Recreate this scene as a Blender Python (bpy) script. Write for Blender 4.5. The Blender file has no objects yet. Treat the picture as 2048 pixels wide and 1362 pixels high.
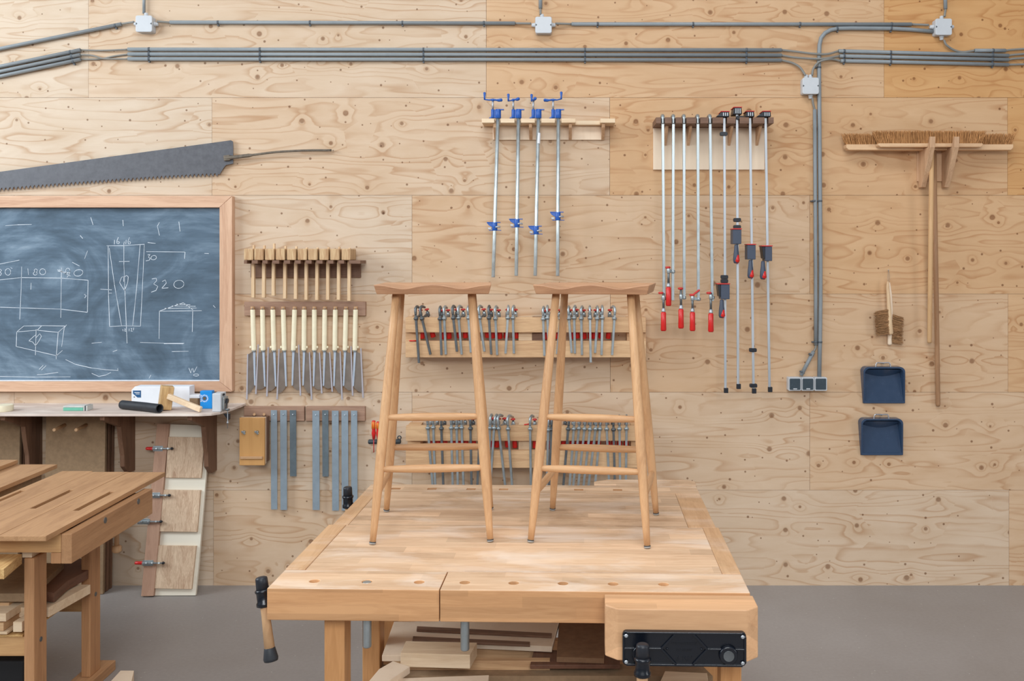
import bpy, bmesh, math, random
from mathutils import Vector, Matrix, Euler
C = bpy.context
S = C.scene
R = math.radians
random.seed(7)

# ------------------------------------------------------------------ camera, light, exposure
F = 1900.0            # focal length in pixels of the 2048 x 1362 frame
VX, VY = 1125.0, 518.0  # principal point (the photograph is taken with a shifted lens)
H = 1.741             # eye height
D = 5.067             # distance to the plywood wall
cam_d = bpy.data.cameras.new('camera')
cam = bpy.data.objects.new('camera', cam_d)
S.collection.objects.link(cam)
cam.location = (0, 0, H)
cam.rotation_euler = (R(90), 0, 0)
cam_d.sensor_width = 36
cam_d.lens = F / 2048 * 36
cam_d.shift_x = (1024 - VX) / 2048
cam_d.shift_y = -(681 - VY) / 2048
cam_d.clip_start = 0.05
S.camera = cam

world = bpy.data.worlds.new('world')
S.world = world
world.use_nodes = True
wn = world.node_tree
bg = wn.nodes['Background']
_tc = wn.nodes.new('ShaderNodeTexCoord')
_sp = wn.nodes.new('ShaderNodeSeparateXYZ')
_rp = wn.nodes.new('ShaderNodeValToRGB')
_mr = wn.nodes.new('ShaderNodeMapRange')
_mr.inputs['From Min'].default_value = -1
wn.links.new(_tc.outputs['Generated'], _sp.inputs[0])
wn.links.new(_sp.outputs['Z'], _mr.inputs['Value'])
wn.links.new(_mr.outputs[0], _rp.inputs[0])
_rp.color_ramp.elements[0].position = 0.35
_rp.color_ramp.elements[0].color = (0.16, 0.15, 0.14, 1)
_rp.color_ramp.elements[1].position = 0.75
_rp.color_ramp.elements[1].color = (0.80, 0.86, 0.95, 1)
wn.links.new(_rp.outputs[0], bg.inputs[0])
bg.inputs[1].default_value = 0.52

def area(name, loc, target, sx, sy, power, col):
    l = bpy.data.lights.new(name, 'AREA')
    l.shape = 'RECTANGLE'; l.size = sx; l.size_y = sy; l.energy = power; l.color = col
    o = bpy.data.objects.new(name, l)
    S.collection.objects.link(o)
    o.location = loc
    o.rotation_euler = (Vector(target) - Vector(loc)).to_track_quat('-Z', 'Y').to_euler()
    return o
# daylight through the windows on the left and right and through the roof lights, plus added fill
area('window_light_left', (-5.4, 2.4, 3.4), (-0.4, 4.6, 1.9), 3.0, 2.0, 178, (0.84, 0.93, 1.0))
area('window_light_right', (5.4, 0.2, 1.9), (1.0, 5.0, 0.7), 1.4, 1.6, 42, (0.96, 0.98, 1.0))
area('roof_light', (-0.3, 1.6, 5.2), (0, 3.2, 0.6), 3.2, 1.2, 78, (0.95, 0.98, 1.0))
area('window_light_behind', (0.1, -2.4, 3.5), (0.3, 4.6, 0.8), 3.2, 1.4, 165, (0.95, 0.98, 1.0))  # added frontal fill behind the camera, brightens bench fronts and wall
S.view_settings.view_transform = 'Standard'
S.view_settings.look = 'None'
S.view_settings.exposure = 0.17
S.view_settings.gamma = 1
S.view_settings.use_curve_mapping = False

# ------------------------------------------------------------------ helpers
def P(px, py, y):
    """the point seen at pixel px, py that lies at distance y from the camera plane"""
    return Vector(((px - VX) / F * y, y, H - (py - VY) / F * y))
def PZ(px, py, z):
    """the point seen at pixel px, py on the horizontal plane of height z"""
    y = F * (H - z) / (py - VY)
    return Vector(((px - VX) / F * y, y, z))
WL = {}
def wl(o): return WL.get(o, Vector((0, 0, 0)))
def link(o): S.collection.objects.link(o); return o
def tag(o, label=None, cat=None, group=None, kind=None):
    if label: o['label'] = label
    if cat: o['category'] = cat
    if group: o['group'] = group
    if kind: o['kind'] = kind
    return o
def empty(name, label, cat, loc=(0, 0, 0), group=None, kind=None):
    o = link(bpy.data.objects.new(name, None))
    o.empty_display_size = 0.05
    o.location = loc; WL[o] = Vector(loc)
    return tag(o, label, cat, group, kind)
def kids(o): return [c for c in bpy.data.objects if c.parent == o]
def copy_tree(o, parent=None):
    c = o.copy(); link(c); c.parent = parent
    for ch in kids(o): copy_tree(ch, c)
    return c
def place(root, loc, rot=(0, 0, 0), scale=None):
    root.location = loc; root.rotation_euler = rot
    if scale: root.scale = (scale,) * 3 if not hasattr(scale, '__len__') else scale
    return root

class MB:
    def __init__(s): s.bm = bmesh.new(); s.lay = None
    def _f(s, vs, smooth=False):
        try:
            f = s.bm.faces.new(vs); f.smooth = smooth; return f
        except ValueError: return None
    def box(s, x0, x1, y0, y1, z0, z1):
        x0, x1 = sorted((x0, x1)); y0, y1 = sorted((y0, y1)); z0, z1 = sorted((z0, z1))
        return s.hexa([(x0, y0, z0), (x1, y0, z0), (x1, y1, z0), (x0, y1, z0),
                (x0, y0, z1), (x1, y0, z1), (x1, y1, z1), (x0, y1, z1)])
    def hexa(s, p):
        v = [s.bm.verts.new(q) for q in p]
        for f in ((3, 2, 1, 0), (4, 5, 6, 7), (0, 1, 5, 4), (1, 2, 6, 5), (2, 3, 7, 6), (3, 0, 4, 7)):
            s._f([v[i] for i in f])
        return s
    def obox(s, c, size, rot=None):
        m = rot.to_matrix() if isinstance(rot, Euler) else (rot or Matrix.Identity(3))
        a, b, d = [q / 2 for q in size]
        pts = [(-a, -b, -d), (a, -b, -d), (a, b, -d), (-a, b, -d), (-a, -b, d), (a, -b, d), (a, b, d), (-a, b, d)]
        return s.hexa([Vector(c) + m @ Vector(q) for q in pts])
    def beam(s, a, b, w, h, up=Vector((0, 0, 1))):
        """rectangular bar from a to b; w across, h along 'up'"""
        a, b = Vector(a), Vector(b); d = (b - a).normalized()
        x = d.cross(up)
        if x.length < 1e-4: x = d.cross(Vector((0, 1, 0)))
        x.normalize(); u = x.cross(d).normalized()
        x = x * w / 2; u = u * h / 2
        return s.hexa([a - x - u, a + x - u, b + x - u, b - x - u, a - x + u, a + x + u, b + x + u, b - x + u])
    def prism(s, poly, ext):
        ext = Vector(ext)
        p = [Vector(q) for q in poly]
        n = Vector((0, 0, 0))
        for i in range(len(p)): n += p[i].cross(p[(i + 1) % len(p)])
        if n.dot(ext) > 0: p = p[::-1]
        a = [s.bm.verts.new(q) for q in p]; b = [s.bm.verts.new(q + ext) for q in p]
        s._f(a); s._f(b[::-1])
        k = len(p)
        for i in range(k):
            j = (i + 1) % k
            s._f([a[j], a[i], b[i], b[j]])
        return s
    def tube(s, pts, r, n=12, cap=True, flat=None, smooth=True):
        pts = [Vector(q) for q in pts]; k = len(pts)
        rs = r if hasattr(r, '__len__') else [r] * k
        rings = []; ref = None
        for i in range(k):
            d = (pts[min(i + 1, k - 1)] - pts[max(i - 1, 0)])
            d = d.normalized() if d.length > 1e-9 else Vector((0, 0, 1))
            if ref is None:
                ref = Vector((0, 0, 1)) if abs(d.z) < .9 else Vector((1, 0, 0))
            x = ref - d * ref.dot(d)
            if x.length < 1e-5: x = d.orthogonal()
            x.normalize(); ref = x
            y = d.cross(x)
            ring = []
            for j in range(n):
                t = 2 * math.pi * (j + .5) / n
                fx, fy = (1, 1) if flat is None else flat
                ring.append(s.bm.verts.new(pts[i] + x * math.cos(t) * rs[i] * fx + y * math.sin(t) * rs[i] * fy))
            rings.append(ring)
        for i in range(k - 1):
            for j in range(n):
                m = (j + 1) % n
                s._f([rings[i][j], rings[i][m], rings[i + 1][m], rings[i + 1][j]], smooth)
        if cap:
            s._f(rings[0][::-1]); s._f(rings[-1])
        return s
    def sphere(s, c, r, sc=(1, 1, 1), n=12):
        g = bmesh.ops.create_uvsphere(s.bm, u_segments=n, v_segments=max(6, n // 2 + 1), radius=r)
        for v in g['verts']:
            v.co = Vector(c) + Vector((v.co.x * sc[0], v.co.y * sc[1], v.co.z * sc[2]))
            for f in v.link_faces: f.smooth = True
        return s
    def torus(s, c, R0, r, axis='Z', n=28, m=10):
        c = Vector(c); V = []
        for i in range(n):
            a = 2 * math.pi * i / n; ring = []
            for j in range(m):
                b = 2 * math.pi * j / m
                q = ((R0 + r * math.cos(b)) * math.cos(a), (R0 + r * math.cos(b)) * math.sin(a), r * math.sin(b))
                if axis == 'Y': q = (q[0], q[2], q[1])
                if axis == 'X': q = (q[2], q[0], q[1])
                ring.append(s.bm.verts.new(c + Vector(q)))
            V.append(ring)
        for i in range(n):
            for j in range(m):
                s._f([V[i][j], V[(i + 1) % n][j], V[(i + 1) % n][(j + 1) % m], V[i][(j + 1) % m]], True)
        return s
    def build(s, name, m, parent=None, bevel=0, seg=2, origin='auto', **t):
        bmesh.ops.recalc_face_normals(s.bm, faces=s.bm.faces)
        me = bpy.data.meshes.new(name)
        if parent is not None:
            off = world_of(parent)
        elif origin == 'auto':
            xs = [v.co for v in s.bm.verts]
            lo = [min(c[i] for c in xs) for i in range(3)]; hi = [max(c[i] for c in xs) for i in range(3)]
            off = Vector(((lo[0] + hi[0]) / 2, (lo[1] + hi[1]) / 2, lo[2]))
        else: off = Vector(origin)
        bmesh.ops.translate(s.bm, verts=s.bm.verts, vec=-off)
        s.bm.to_mesh(me); s.bm.free()
        me.materials.append(m)
        o = link(bpy.data.objects.new(name, me))
        if parent is not None:
            o.parent = parent
        else:
            o.location = off; WL[o] = off
        if bevel:
            b = o.modifiers.new('bevel', 'BEVEL'); b.width = bevel; b.segments = seg
            b.limit_method = 'ANGLE'; b.angle_limit = R(40); b.harden_normals = False
        tag(o, **t)
        return o
def world_of(o):
    p = o
    while p.parent is not None: p = p.parent
    return wl(p)
def cut(o, cutter, off):
    """subtract a builder's shape from a mesh object"""
    bmesh.ops.recalc_face_normals(cutter.bm, faces=cutter.bm.faces)
    me = bpy.data.meshes.new('cut'); bmesh.ops.translate(cutter.bm, verts=cutter.bm.verts, vec=-Vector(off))
    cutter.bm.to_mesh(me); cutter.bm.free()
    k = link(bpy.data.objects.new('cut', me))
    k.location = (0, 0, 0)
    mods = [(m.type, m.width) for m in o.modifiers if m.type == 'BEVEL']
    o.modifiers.clear()
    loc, par = o.location.copy(), o.parent
    o.location = (0, 0, 0); o.parent = None
    b = o.modifiers.new('b', 'BOOLEAN'); b.operation = 'DIFFERENCE'; b.object = k; b.solver = 'EXACT'
    C.view_layer.update()
    dg = C.evaluated_depsgraph_get(); dg.update()
    nm = bpy.data.meshes.new_from_object(o.evaluated_get(dg))
    o.modifiers.clear(); o.data = nm
    o.parent = par; o.location = loc
    bpy.data.objects.remove(k)
    for t, w in mods:
        m = o.modifiers.new('bevel', 'BEVEL'); m.width = w; m.segments = 1; m.limit_method = 'ANGLE'; m.angle_limit = R(50)
    return o
def arc(a, b, n=8):
    return [a + (b - a) * i / n for i in range(n + 1)]
def spline(pts, n=8):
    """Catmull-Rom through the points"""
    p = [Vector(q) for q in pts]; out = []
    p = [p[0] * 2 - p[1]] + p + [p[-1] * 2 - p[-2]]
    for i in range(1, len(p) - 2):
        for j in range(n):
            t = j / n
            out.append(0.5 * ((2 * p[i]) + (p[i + 1] - p[i - 1]) * t + (2 * p[i - 1] - 5 * p[i] + 4 * p[i + 1] - p[i + 2]) * t * t
                       + (3 * p[i] - p[i - 1] - 3 * p[i + 1] + p[i + 2]) * t ** 3))
    out.append(p[-2]); return out
def roundrect(x0, x1, z0, z1, r, n=5):
    out = []
    for cx, cz, a0 in ((x1 - r, z1 - r, 0), (x0 + r, z1 - r, 90), (x0 + r, z0 + r, 180), (x1 - r, z0 + r, 270)):
        for i in range(n + 1):
            a = R(a0 + 90 * i / n); out.append((cx + r * math.cos(a), cz + r * math.sin(a)))
    return out

# ------------------------------------------------------------------ materials
def srgb(r, g, b):
    f = lambda c: (c / 255 / 12.92) if c / 255 <= 0.04045 else ((c / 255 + 0.055) / 1.055) ** 2.4
    return (f(r), f(g), f(b), 1)
class NT:
    def __init__(s, name):
        s.m = bpy.data.materials.new(name); s.m.use_nodes = True
        s.t = s.m.node_tree; s.b = s.t.nodes['Principled BSDF']
    def n(s, typ, **kw):
        q = s.t.nodes.new(typ)
        for k, v in kw.items(): setattr(q, k, v)
        return q
    def l(s, a, b): s.t.links.new(a, b)
    def v(s, q, i, val):
        if hasattr(val, 'bl_idname') or hasattr(val, 'is_output'): s.l(val, q.inputs[i])
        else: q.inputs[i].default_value = val
    def math(s, op, a, b=None, c=None):
        q = s.n('ShaderNodeMath', operation=op); s.v(q, 0, a)
        if b is not None: s.v(q, 1, b)
        if c is not None: s.v(q, 2, c)
        return q.outputs[0]
    def vmath(s, op, a, b=None):
        q = s.n('ShaderNodeVectorMath', operation=op); s.v(q, 0, a)
        if b is not None: s.v(q, 1, b)
        return q.outputs[0]
    def noise(s, vec, scale, detail=4, rough=.5, dist=0):
        q = s.n('ShaderNodeTexNoise'); s.l(vec, q.inputs['Vector'])
        q.inputs['Scale'].default_value = scale; q.inputs['Detail'].default_value = detail
        q.inputs['Roughness'].default_value = rough; q.inputs['Distortion'].default_value = dist
        return q.outputs[0]
    def ramp(s, fac, stops):
        q = s.n('ShaderNodeValToRGB'); s.l(fac, q.inputs[0]); e = q.color_ramp.elements
        while len(e) < len(stops): e.new(.5)
        for i, (p, c) in enumerate(stops): e[i].position = p; e[i].color = c
        return q.outputs[0]
    def mix(s, fac, a, b, mode='MIX'):
        q = s.n('ShaderNodeMix', data_type='RGBA', blend_type=mode)
        s.v(q, 0, fac)
        s.v(q, 6, a); s.v(q, 7, b)
        return q.outputs[2]
    def coords(s, scale, rnd=True, attr=None):
        tc = s.n('ShaderNodeTexCoord'); vec = tc.outputs['Object']
        if rnd:
            oi = s.n('ShaderNodeObjectInfo')
            k = s.n('ShaderNodeCombineXYZ')
            for i, f in enumerate((7.3, 3.1, 9.7)): s.l(s.math('MULTIPLY', oi.outputs['Random'], f), k.inputs[i])
            vec = s.vmath('ADD', vec, k.outputs[0])
        if attr:
            at = s.n('ShaderNodeAttribute', attribute_name=attr)
            k = s.n('ShaderNodeCombineXYZ')
            for i, f in enumerate((31.0, 0.0, 17.0)): s.l(s.math('MULTIPLY', at.outputs['Fac'], f), k.inputs[i])
            vec = s.vmath('ADD', vec, k.outputs[0])
        mp = s.n('ShaderNodeMapping'); mp.inputs['Scale'].default_value = scale
        s.l(vec, mp.inputs[0]); return mp.outputs[0], vec
    def bump(s, h, strength=.2, dist=.001):
        q = s.n('ShaderNodeBump'); q.inputs['Strength'].default_value = strength; q.inputs['Distance'].default_value = dist
        s.l(h, q.inputs['Height']); s.l(q.outputs[0], s.b.inputs['Normal'])
    def out(s, col, rough=.5, metal=0, spec=.4):
        s.v(s.b, 'Base Color', col); s.v(s.b, 'Roughness', rough); s.v(s.b, 'Metallic', metal)
        s.b.inputs['Specular IOR Level'].default_value = spec
        return s.m

def wood(name, light, dark, axis='X', fine=1.0, contrast=1.0, rough=.55, knots=False, blocks=None, white=0, wear=0):
    t = NT(name)
    al, ac = 1.3, 16.0
    sc = {'X': (al, ac, ac), 'Y': (ac, al, ac), 'Z': (ac, ac, al)}[axis]
    vec, raw = t.coords(tuple(q * fine for q in sc))
    big = t.noise(vec, 1.0, 3, .5, .6)
    rings = t.math('FRACT', t.math('MULTIPLY', big, 7.0))
    rings = t.math('ABSOLUTE', t.math('SUBTRACT', rings, .5))
    fi = t.noise(t.vmath('MULTIPLY', vec, (2.0, 2.0, 2.0)), 5.0, 4, .65)
    f = t.math('ADD', t.math('MULTIPLY', big, .9), t.math('ADD', t.math('MULTIPLY', rings, .35 * contrast), t.math('MULTIPLY', fi, .55 * contrast)))
    f = t.math('MULTIPLY', t.math('SUBTRACT', f, .50), 1.25)
    L, K = srgb(*light), srgb(*dark)
    mid = tuple((L[i] + K[i]) / 2 for i in range(3)) + (1,)
    col = t.ramp(f, [(0.15, L), (0.55, mid), (0.95, K)])
    if blocks:       # glued staves running along the grain, each its own shade
        bw, bl = blocks
        sx = t.n('ShaderNodeSeparateXYZ'); t.l(raw, sx.inputs[0])
        o = {'X': (0, 1, 2), 'Y': (1, 0, 2), 'Z': (2, 0, 1)}[axis]
        row = t.math('FLOOR', t.math('DIVIDE', t.math('ADD', sx.outputs[o[1]], sx.outputs[o[2]]), bw))
        cx = t.math('FLOOR', t.math('ADD', t.math('DIVIDE', sx.outputs[o[0]], bl), t.math('MULTIPLY', row, .37)))
        cb = t.n('ShaderNodeCombineXYZ'); t.l(row, cb.inputs[0]); t.l(cx, cb.inputs[1])
        wnz = t.n('ShaderNodeTexWhiteNoise', noise_dimensions='3D'); t.l(cb.outputs[0], wnz.inputs['Vector'])
        sh = t.math('MULTIPLY_ADD', wnz.outputs['Value'], .26, .84)
        hs = t.n('ShaderNodeHueSaturation'); t.l(sh, hs.inputs['Value']); t.l(col, hs.inputs['Color'])
        col = hs.outputs[0]
    if knots:
        vo = t.n('ShaderNodeTexVoronoi'); t.l(raw, vo.inputs['Vector']); vo.inputs['Scale'].default_value = 9
        k = t.ramp(vo.outputs['Distance'], [(0.06, (1, 1, 1, 1)), (0.12, (0, 0, 0, 1))])
        col = t.mix(k, col, srgb(*[int(q * .55) for q in dark]))
    if wear:         # greyish grime and dark rubbed patches
        g = t.noise(raw, 5.0, 6, .65, .3)
        g = t.ramp(g, [(0.52, (0, 0, 0, 1)), (0.72, (1, 1, 1, 1))])
        g = t.math('MULTIPLY', g, wear)
        col = t.mix(g, col, srgb(120, 92, 62))
    if white:        # rubbed-in dust and chalk
        g = t.noise(t.vmath('MULTIPLY', raw, (1, 2.6, 2.6)), 3.1, 5, .6, .4)
        g = t.ramp(g, [(0.50, (0, 0, 0, 1)), (0.74, (1, 1, 1, 1))])
        g = t.math('MULTIPLY', g, white)
        col = t.mix(g, col, srgb(240, 228, 215))
    t.bump(fi, .15, .0006)
    return t.out(col, rough, 0, .3)

def plain(name, c, rough=.5, metal=0, var=.12, spec=.4, scale=30):
    t = NT(name)
    vec, raw = t.coords((1, 1, 1))
    n = t.noise(vec, scale, 4, .6)
    c0 = srgb(*c)
    a = tuple(min(1, q * (1 + var)) for q in c0[:3]) + (1,); b = tuple(q * (1 - var) for q in c0[:3]) + (1,)
    col = t.ramp(n, [(0.3, b), (0.7, a)])
    r = t.math('MULTIPLY_ADD', n, .15, rough - .07)
    return t.out(col, r, metal, spec)

def ply_wall():
    t = NT('plywood_sheets')
    vec, raw = t.coords((1, 1, 1), rnd=False, attr='sheet')
    sx = t.n('ShaderNodeSeparateXYZ'); t.l(raw, sx.inputs[0])
    flat = t.n('ShaderNodeCombineXYZ'); t.l(sx.outputs[0], flat.inputs[0]); t.l(sx.outputs[2], flat.inputs[1])
    fv = flat.outputs[0]
    # knots: small dark ones everywhere, larger grey plugs now and then
    def knots(scale, rmin, rmax, pw):
        wob = t.vmath('ADD', fv, (0, 0, 0))
        vo = t.n('ShaderNodeTexVoronoi', voronoi_dimensions='2D'); t.l(wob, vo.inputs['Vector'])
        vo.inputs['Scale'].default_value = scale
        sc = t.n('ShaderNodeSeparateColor'); t.l(vo.outputs['Color'], sc.inputs[0])
        rad = t.math('MULTIPLY_ADD', t.math('POWER', sc.outputs[0], pw), (rmax - rmin) * scale, rmin * scale)
        rel = t.math('DIVIDE', vo.outputs['Distance'], rad)
        m = t.n('ShaderNodeMapRange'); t.l(rel, m.inputs['Value'])
        m.inputs['From Min'].default_value = .75; m.inputs['From Max'].default_value = 1.25
        m.inputs['To Min'].default_value = 1; m.inputs['To Max'].default_value = 0
        # only some cells have a knot
        on = t.math('GREATER_THAN', sc.outputs[1], .42)
        return t.math('MULTIPLY', m.outputs[0], on), t.math('DIVIDE', vo.outputs['Distance'], scale), on
    k1, d1, o1 = knots(9.5, .0028, .0068, 2)
    k2, d2, o2 = knots(5.0, .0065, .0145, 1.1)
    # rotary-cut grain: contour lines of a stretched field that swells around the knots
    st = t.vmath('MULTIPLY', fv, (0.62, 5.0, 1))
    swell = t.math('MULTIPLY', t.math('EXPONENT', t.math('MULTIPLY', d2, -26.0)), t.math('MULTIPLY', o2, .16))
    fld = t.math('ADD', t.noise(st, 1.15, 2.5, .42, .22), swell)
    fld = t.math('ADD', fld, t.math('MULTIPLY', t.noise(t.vmath('MULTIPLY', fv, (3, 24, 1)), 1.0, 2), .022))
    fr = t.math('FRACT', t.math('MULTIPLY', fld, 13.0))
    line = t.ramp(fr, [(0.0, (.0, .0, .0, 1)), (0.62, (.12, .12, .12, 1)), (0.90, (1, 1, 1, 1)), (1.0, (0, 0, 0, 1))])
    amt = t.ramp(t.noise(t.vmath('MULTIPLY', fv, (1.2, 3.0, 1)), 1.6, 2), [(0.32, (.25, .25, .25, 1)), (0.62, (1, 1, 1, 1))])
    line = t.math('MULTIPLY', line, amt)
    mott = t.noise(t.vmath('MULTIPLY', fv, (1.0, 3.5, 1)), 2.6, 5, .6, .5)
    fib = t.noise(t.vmath('MULTIPLY', fv, (9, 190, 1)), 1.0, 3, .6)
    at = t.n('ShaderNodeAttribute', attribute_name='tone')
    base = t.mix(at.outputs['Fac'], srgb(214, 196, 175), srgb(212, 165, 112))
    def scaled(c, f, k, m):     # c tinted by m where f is 1
        return t.mix(t.math('MULTIPLY', f, k), c, m, 'MULTIPLY')
    col = scaled(base, t.ramp(mott, [(0.3, (1, 1, 1, 1)), (0.7, (0, 0, 0, 1))]), .8, (.87, .80, .72, 1))
    col = scaled(col, fib, .35, (.86, .80, .74, 1))
    halo = t.math('MULTIPLY', t.math('EXPONENT', t.math('MULTIPLY', d2, -60.0)), o2)
    col = scaled(col, halo, .5, (.84, .72, .58, 1))
    col = scaled(col, line, .62, (.66, .46, .30, 1))
    col = scaled(col, k2, .85, (.46, .36, .30, 1))
    col = scaled(col, k1, .9, (.38, .28, .22, 1))
    t.bump(line, .05, .0005)
    return t.out(col, .62, 0, .25)

def floor_mat():
    t = NT('concrete_floor')
    vec, raw = t.coords((1, 1, 1), rnd=False)
    a = t.noise(raw, 1.3, 5, .6, .3); b = t.noise(raw, 60, 3, .6)
    f = t.math('ADD', t.math('MULTIPLY', a, .7), t.math('MULTIPLY', b, .3))
    col = t.ramp(f, [(0.3, srgb(138, 131, 126)), (0.7, srgb(157, 150, 145))])
    sp = t.n('ShaderNodeTexVoronoi'); t.l(raw, sp.inputs['Vector']); sp.inputs['Scale'].default_value = 16
    k = t.ramp(sp.outputs['Distance'], [(0.035, (1, 1, 1, 1)), (0.06, (0, 0, 0, 1))])
    col = t.mix(t.math('MULTIPLY', k, .5), col, srgb(205, 200, 195))
    r = t.ramp(a, [(0.3, (.42, .42, .42, 1)), (0.7, (.6, .6, .6, 1))])
    t.v(t.b, 'Base Color', col)
    return t.out(col, r, 0, .4)

def board_mat():
    t = NT('chalkboard_slate')
    vec, raw = t.coords((1, 1, 1), rnd=False)
    a = t.noise(t.vmath('MULTIPLY', raw, (1, 1, 1.3)), 1.9, 6, .6, 1.8)
    rot = t.n('ShaderNodeMapping'); t.l(raw, rot.inputs[0]); rot.inputs['Rotation'].default_value = (0, R(35), 0); rot.inputs['Scale'].default_value = (2.2, 1, 14)
    b = t.noise(rot.outputs[0], 1.4, 5, .7, .6)
    rot2 = t.n('ShaderNodeMapping'); t.l(raw, rot2.inputs[0]); rot2.inputs['Rotation'].default_value = (0, R(-8), 0); rot2.inputs['Scale'].default_value = (2.0, 1, 22)
    c = t.noise(rot2.outputs[0], 1.6, 4, .7, .4)
    f = t.math('ADD', t.math('MULTIPLY', a, .68), t.math('ADD', t.math('MULTIPLY', b, .17), t.math('MULTIPLY', c, .17)))
    col = t.ramp(f, [(0.36, srgb(70, 84, 96)), (0.50, srgb(90, 108, 124)), (0.60, srgb(116, 135, 151)), (0.76, srgb(180, 192, 202))])
    return t.out(col, .8, 0, .2)

def cast_mat(name, c, rough=.4, metal=.0):
    t = NT(name); vec, raw = t.coords((1, 1, 1))
    n = t.noise(raw, 160, 3, .6); t.bump(n, .25, .0008)
    return t.out(srgb(*c), rough, metal, .5)

def metal(name, c, rough=.32, axis=None, var=.18):
    t = NT(name)
    sc = {'X': (3, 60, 60), 'Y': (60, 3, 60), 'Z': (60, 60, 3), None: (22, 22, 22)}[axis]
    vec, raw = t.coords(sc)
    n = t.noise(vec, 1.0, 4, .6)
    c0 = srgb(*c)
    col = t.ramp(n, [(0.3, tuple(q * (1 - var) for q in c0[:3]) + (1,)), (0.7, tuple(min(1, q * (1 + var)) for q in c0[:3]) + (1,))])
    return t.out(col, t.math('MULTIPLY_ADD', n, .25, rough - .1), .78, .5)

M = {}
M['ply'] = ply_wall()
M['floor'] = floor_mat()
M['slate'] = board_mat()
M['chalk'] = plain('chalk', (206, 214, 222), .95, 0, .08)
M['frame'] = wood('frame_wood_across', (216, 178, 148), (176, 130, 102), 'X', 1.2)
M['frame_z'] = wood('frame_wood_upright', (216, 178, 148), (176, 130, 102), 'Z', 1.2)
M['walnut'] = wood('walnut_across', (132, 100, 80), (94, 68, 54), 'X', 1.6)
M['walnut_z'] = wood('walnut_upright', (128, 94, 72), (84, 56, 40), 'Z', 1.3)
M['rail'] = wood('rail_wood', (170, 136, 114), (132, 100, 82), 'X', 1.6)
M['beech'] = wood('beech_top', (220, 186, 152), (184, 142, 106), 'X', 1.6, .9, .5, blocks=(.052, .42), white=.6, wear=.15)
M['beech_old'] = wood('beech_worn', (210, 178, 146), (166, 128, 94), 'X', 1.6, 1.0, .55, blocks=(.05, .5), white=.45, wear=.42)
M['beech_y'] = wood('beech_end_cap', (204, 164, 124), (170, 126, 88), 'Y', 1.5, .9, .5, white=.3, wear=.3)
M['beech_front'] = wood('beech_edge', (206, 156, 110), (172, 122, 80), 'X', 1.6, .8, .45, blocks=(.028, .38))
M['beech_z'] = wood('beech_leg', (206, 152, 100), (170, 116, 68), 'Z', 1.5, .8, .5)
M['jaw'] = wood('beech_jaw', (222, 174, 130), (192, 142, 100), 'X', 1.6, .8, .5, blocks=(.033, .6))
M['oak'] = wood('oiled_ash_leg', (210, 166, 122), (172, 126, 86), 'Z', 2.2, .9, .42)
M['oak_x'] = wood('oiled_ash_rung', (208, 164, 120), (172, 124, 84), 'X', 2.2, .9, .42)
M['seat'] = wood('oiled_elm_seat', (196, 150, 114), (154, 110, 82), 'X', 2.0, 1.0, .42)
M['teak'] = wood('slat_board_wood', (186, 144, 104), (144, 104, 70), 'Y', 1.3, .9, .5)
M['bench_x'] = wood('old_bench_rail', (206, 162, 112), (166, 118, 74), 'X', 1.4, .8, .55)
M['bench_y'] = wood('old_bench_side', (186, 142, 102), (146, 104, 70), 'Y', 1.4, .8, .55)
M['bench_z'] = wood('old_bench_leg', (188, 140, 98), (142, 98, 66), 'Z', 1.4, .8, .55)
M['pine'] = wood('pale_pine', (232, 208, 176), (204, 170, 132), 'X', 1.5, .9, .6)
M['pine_z'] = wood('pale_pine_upright', (222, 192, 154), (186, 146, 106), 'Z', 1.5, .9, .6)
M['plank'] = wood('rack_plank', (214, 176, 134), (174, 130, 92), 'X', 1.4, 1.0, .6, knots=False)
M['malletwood'] = wood('mallet_head_wood', (214, 178, 124), (172, 132, 88), 'Z', 3.0, 1.2, .55)
M['malletlam'] = wood('mallet_laminated_head', (224, 196, 152), (176, 136, 98), 'Z', 1.6, 1.6, .6)
M['handle_wood'] = wood('turned_handle_wood', (198, 158, 118), (160, 118, 82), 'Z', 1.6, .7, .55)
M['broomstick'] = wood('broomstick_wood', (166, 126, 92), (128, 92, 64), 'Z', 1.8, .7, .5)
M['broomstick2'] = wood('pale_broomstick_wood', (206, 166, 120), (172, 128, 86), 'Z', 1.8, .7, .5)
M['broomblock'] = wood('broom_block_wood', (222, 184, 144), (186, 144, 106), 'X', 1.8, .7, .6)
M['plyedge'] = wood('plywood_bracket', (212, 174, 138), (176, 134, 100), 'Z', 2.0, 1.0, .6)
M['paleply'] = wood('pale_plywood', (236, 214, 188), (218, 188, 158), 'Z', .8, .5, .65)
M['jigwhite'] = wood('pale_jig_board', (232, 224, 206), (214, 204, 182), 'X', .8, .5, .6)
M['ash'] = wood('figured_ash', (226, 200, 170), (176, 140, 112), 'Z', 2.4, 1.2, .6)
M['jigbrown'] = wood('rosy_batten', (184, 146, 122), (152, 114, 92), 'Z', 1.6, .7, .6)
M['yellowbox'] = wood('honey_box_wood', (206, 156, 98), (182, 130, 74), 'Z', 1.4, .5, .5)
M['walnut_rail2'] = M['rail']
M['fibre'] = plain('fibreboard', (150, 124, 96), .85, 0, .12, .2, 45)
M['fibre_dark'] = plain('fibreboard_brown', (136, 104, 78), .85, 0, .12, .2, 45)
M['fibre_edge'] = plain('fibreboard_edge', (104, 78, 60), .9, 0, .15, .2, 60)
M['shelfwood'] = wood('shelf_board', (206, 190, 178), (176, 150, 134), 'X', 1.2, .7, .7, white=.95)
M['darkslab'] = wood('dark_slab', (116, 80, 62), (78, 52, 40), 'Y', 1.4, .8, .5)
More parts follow.
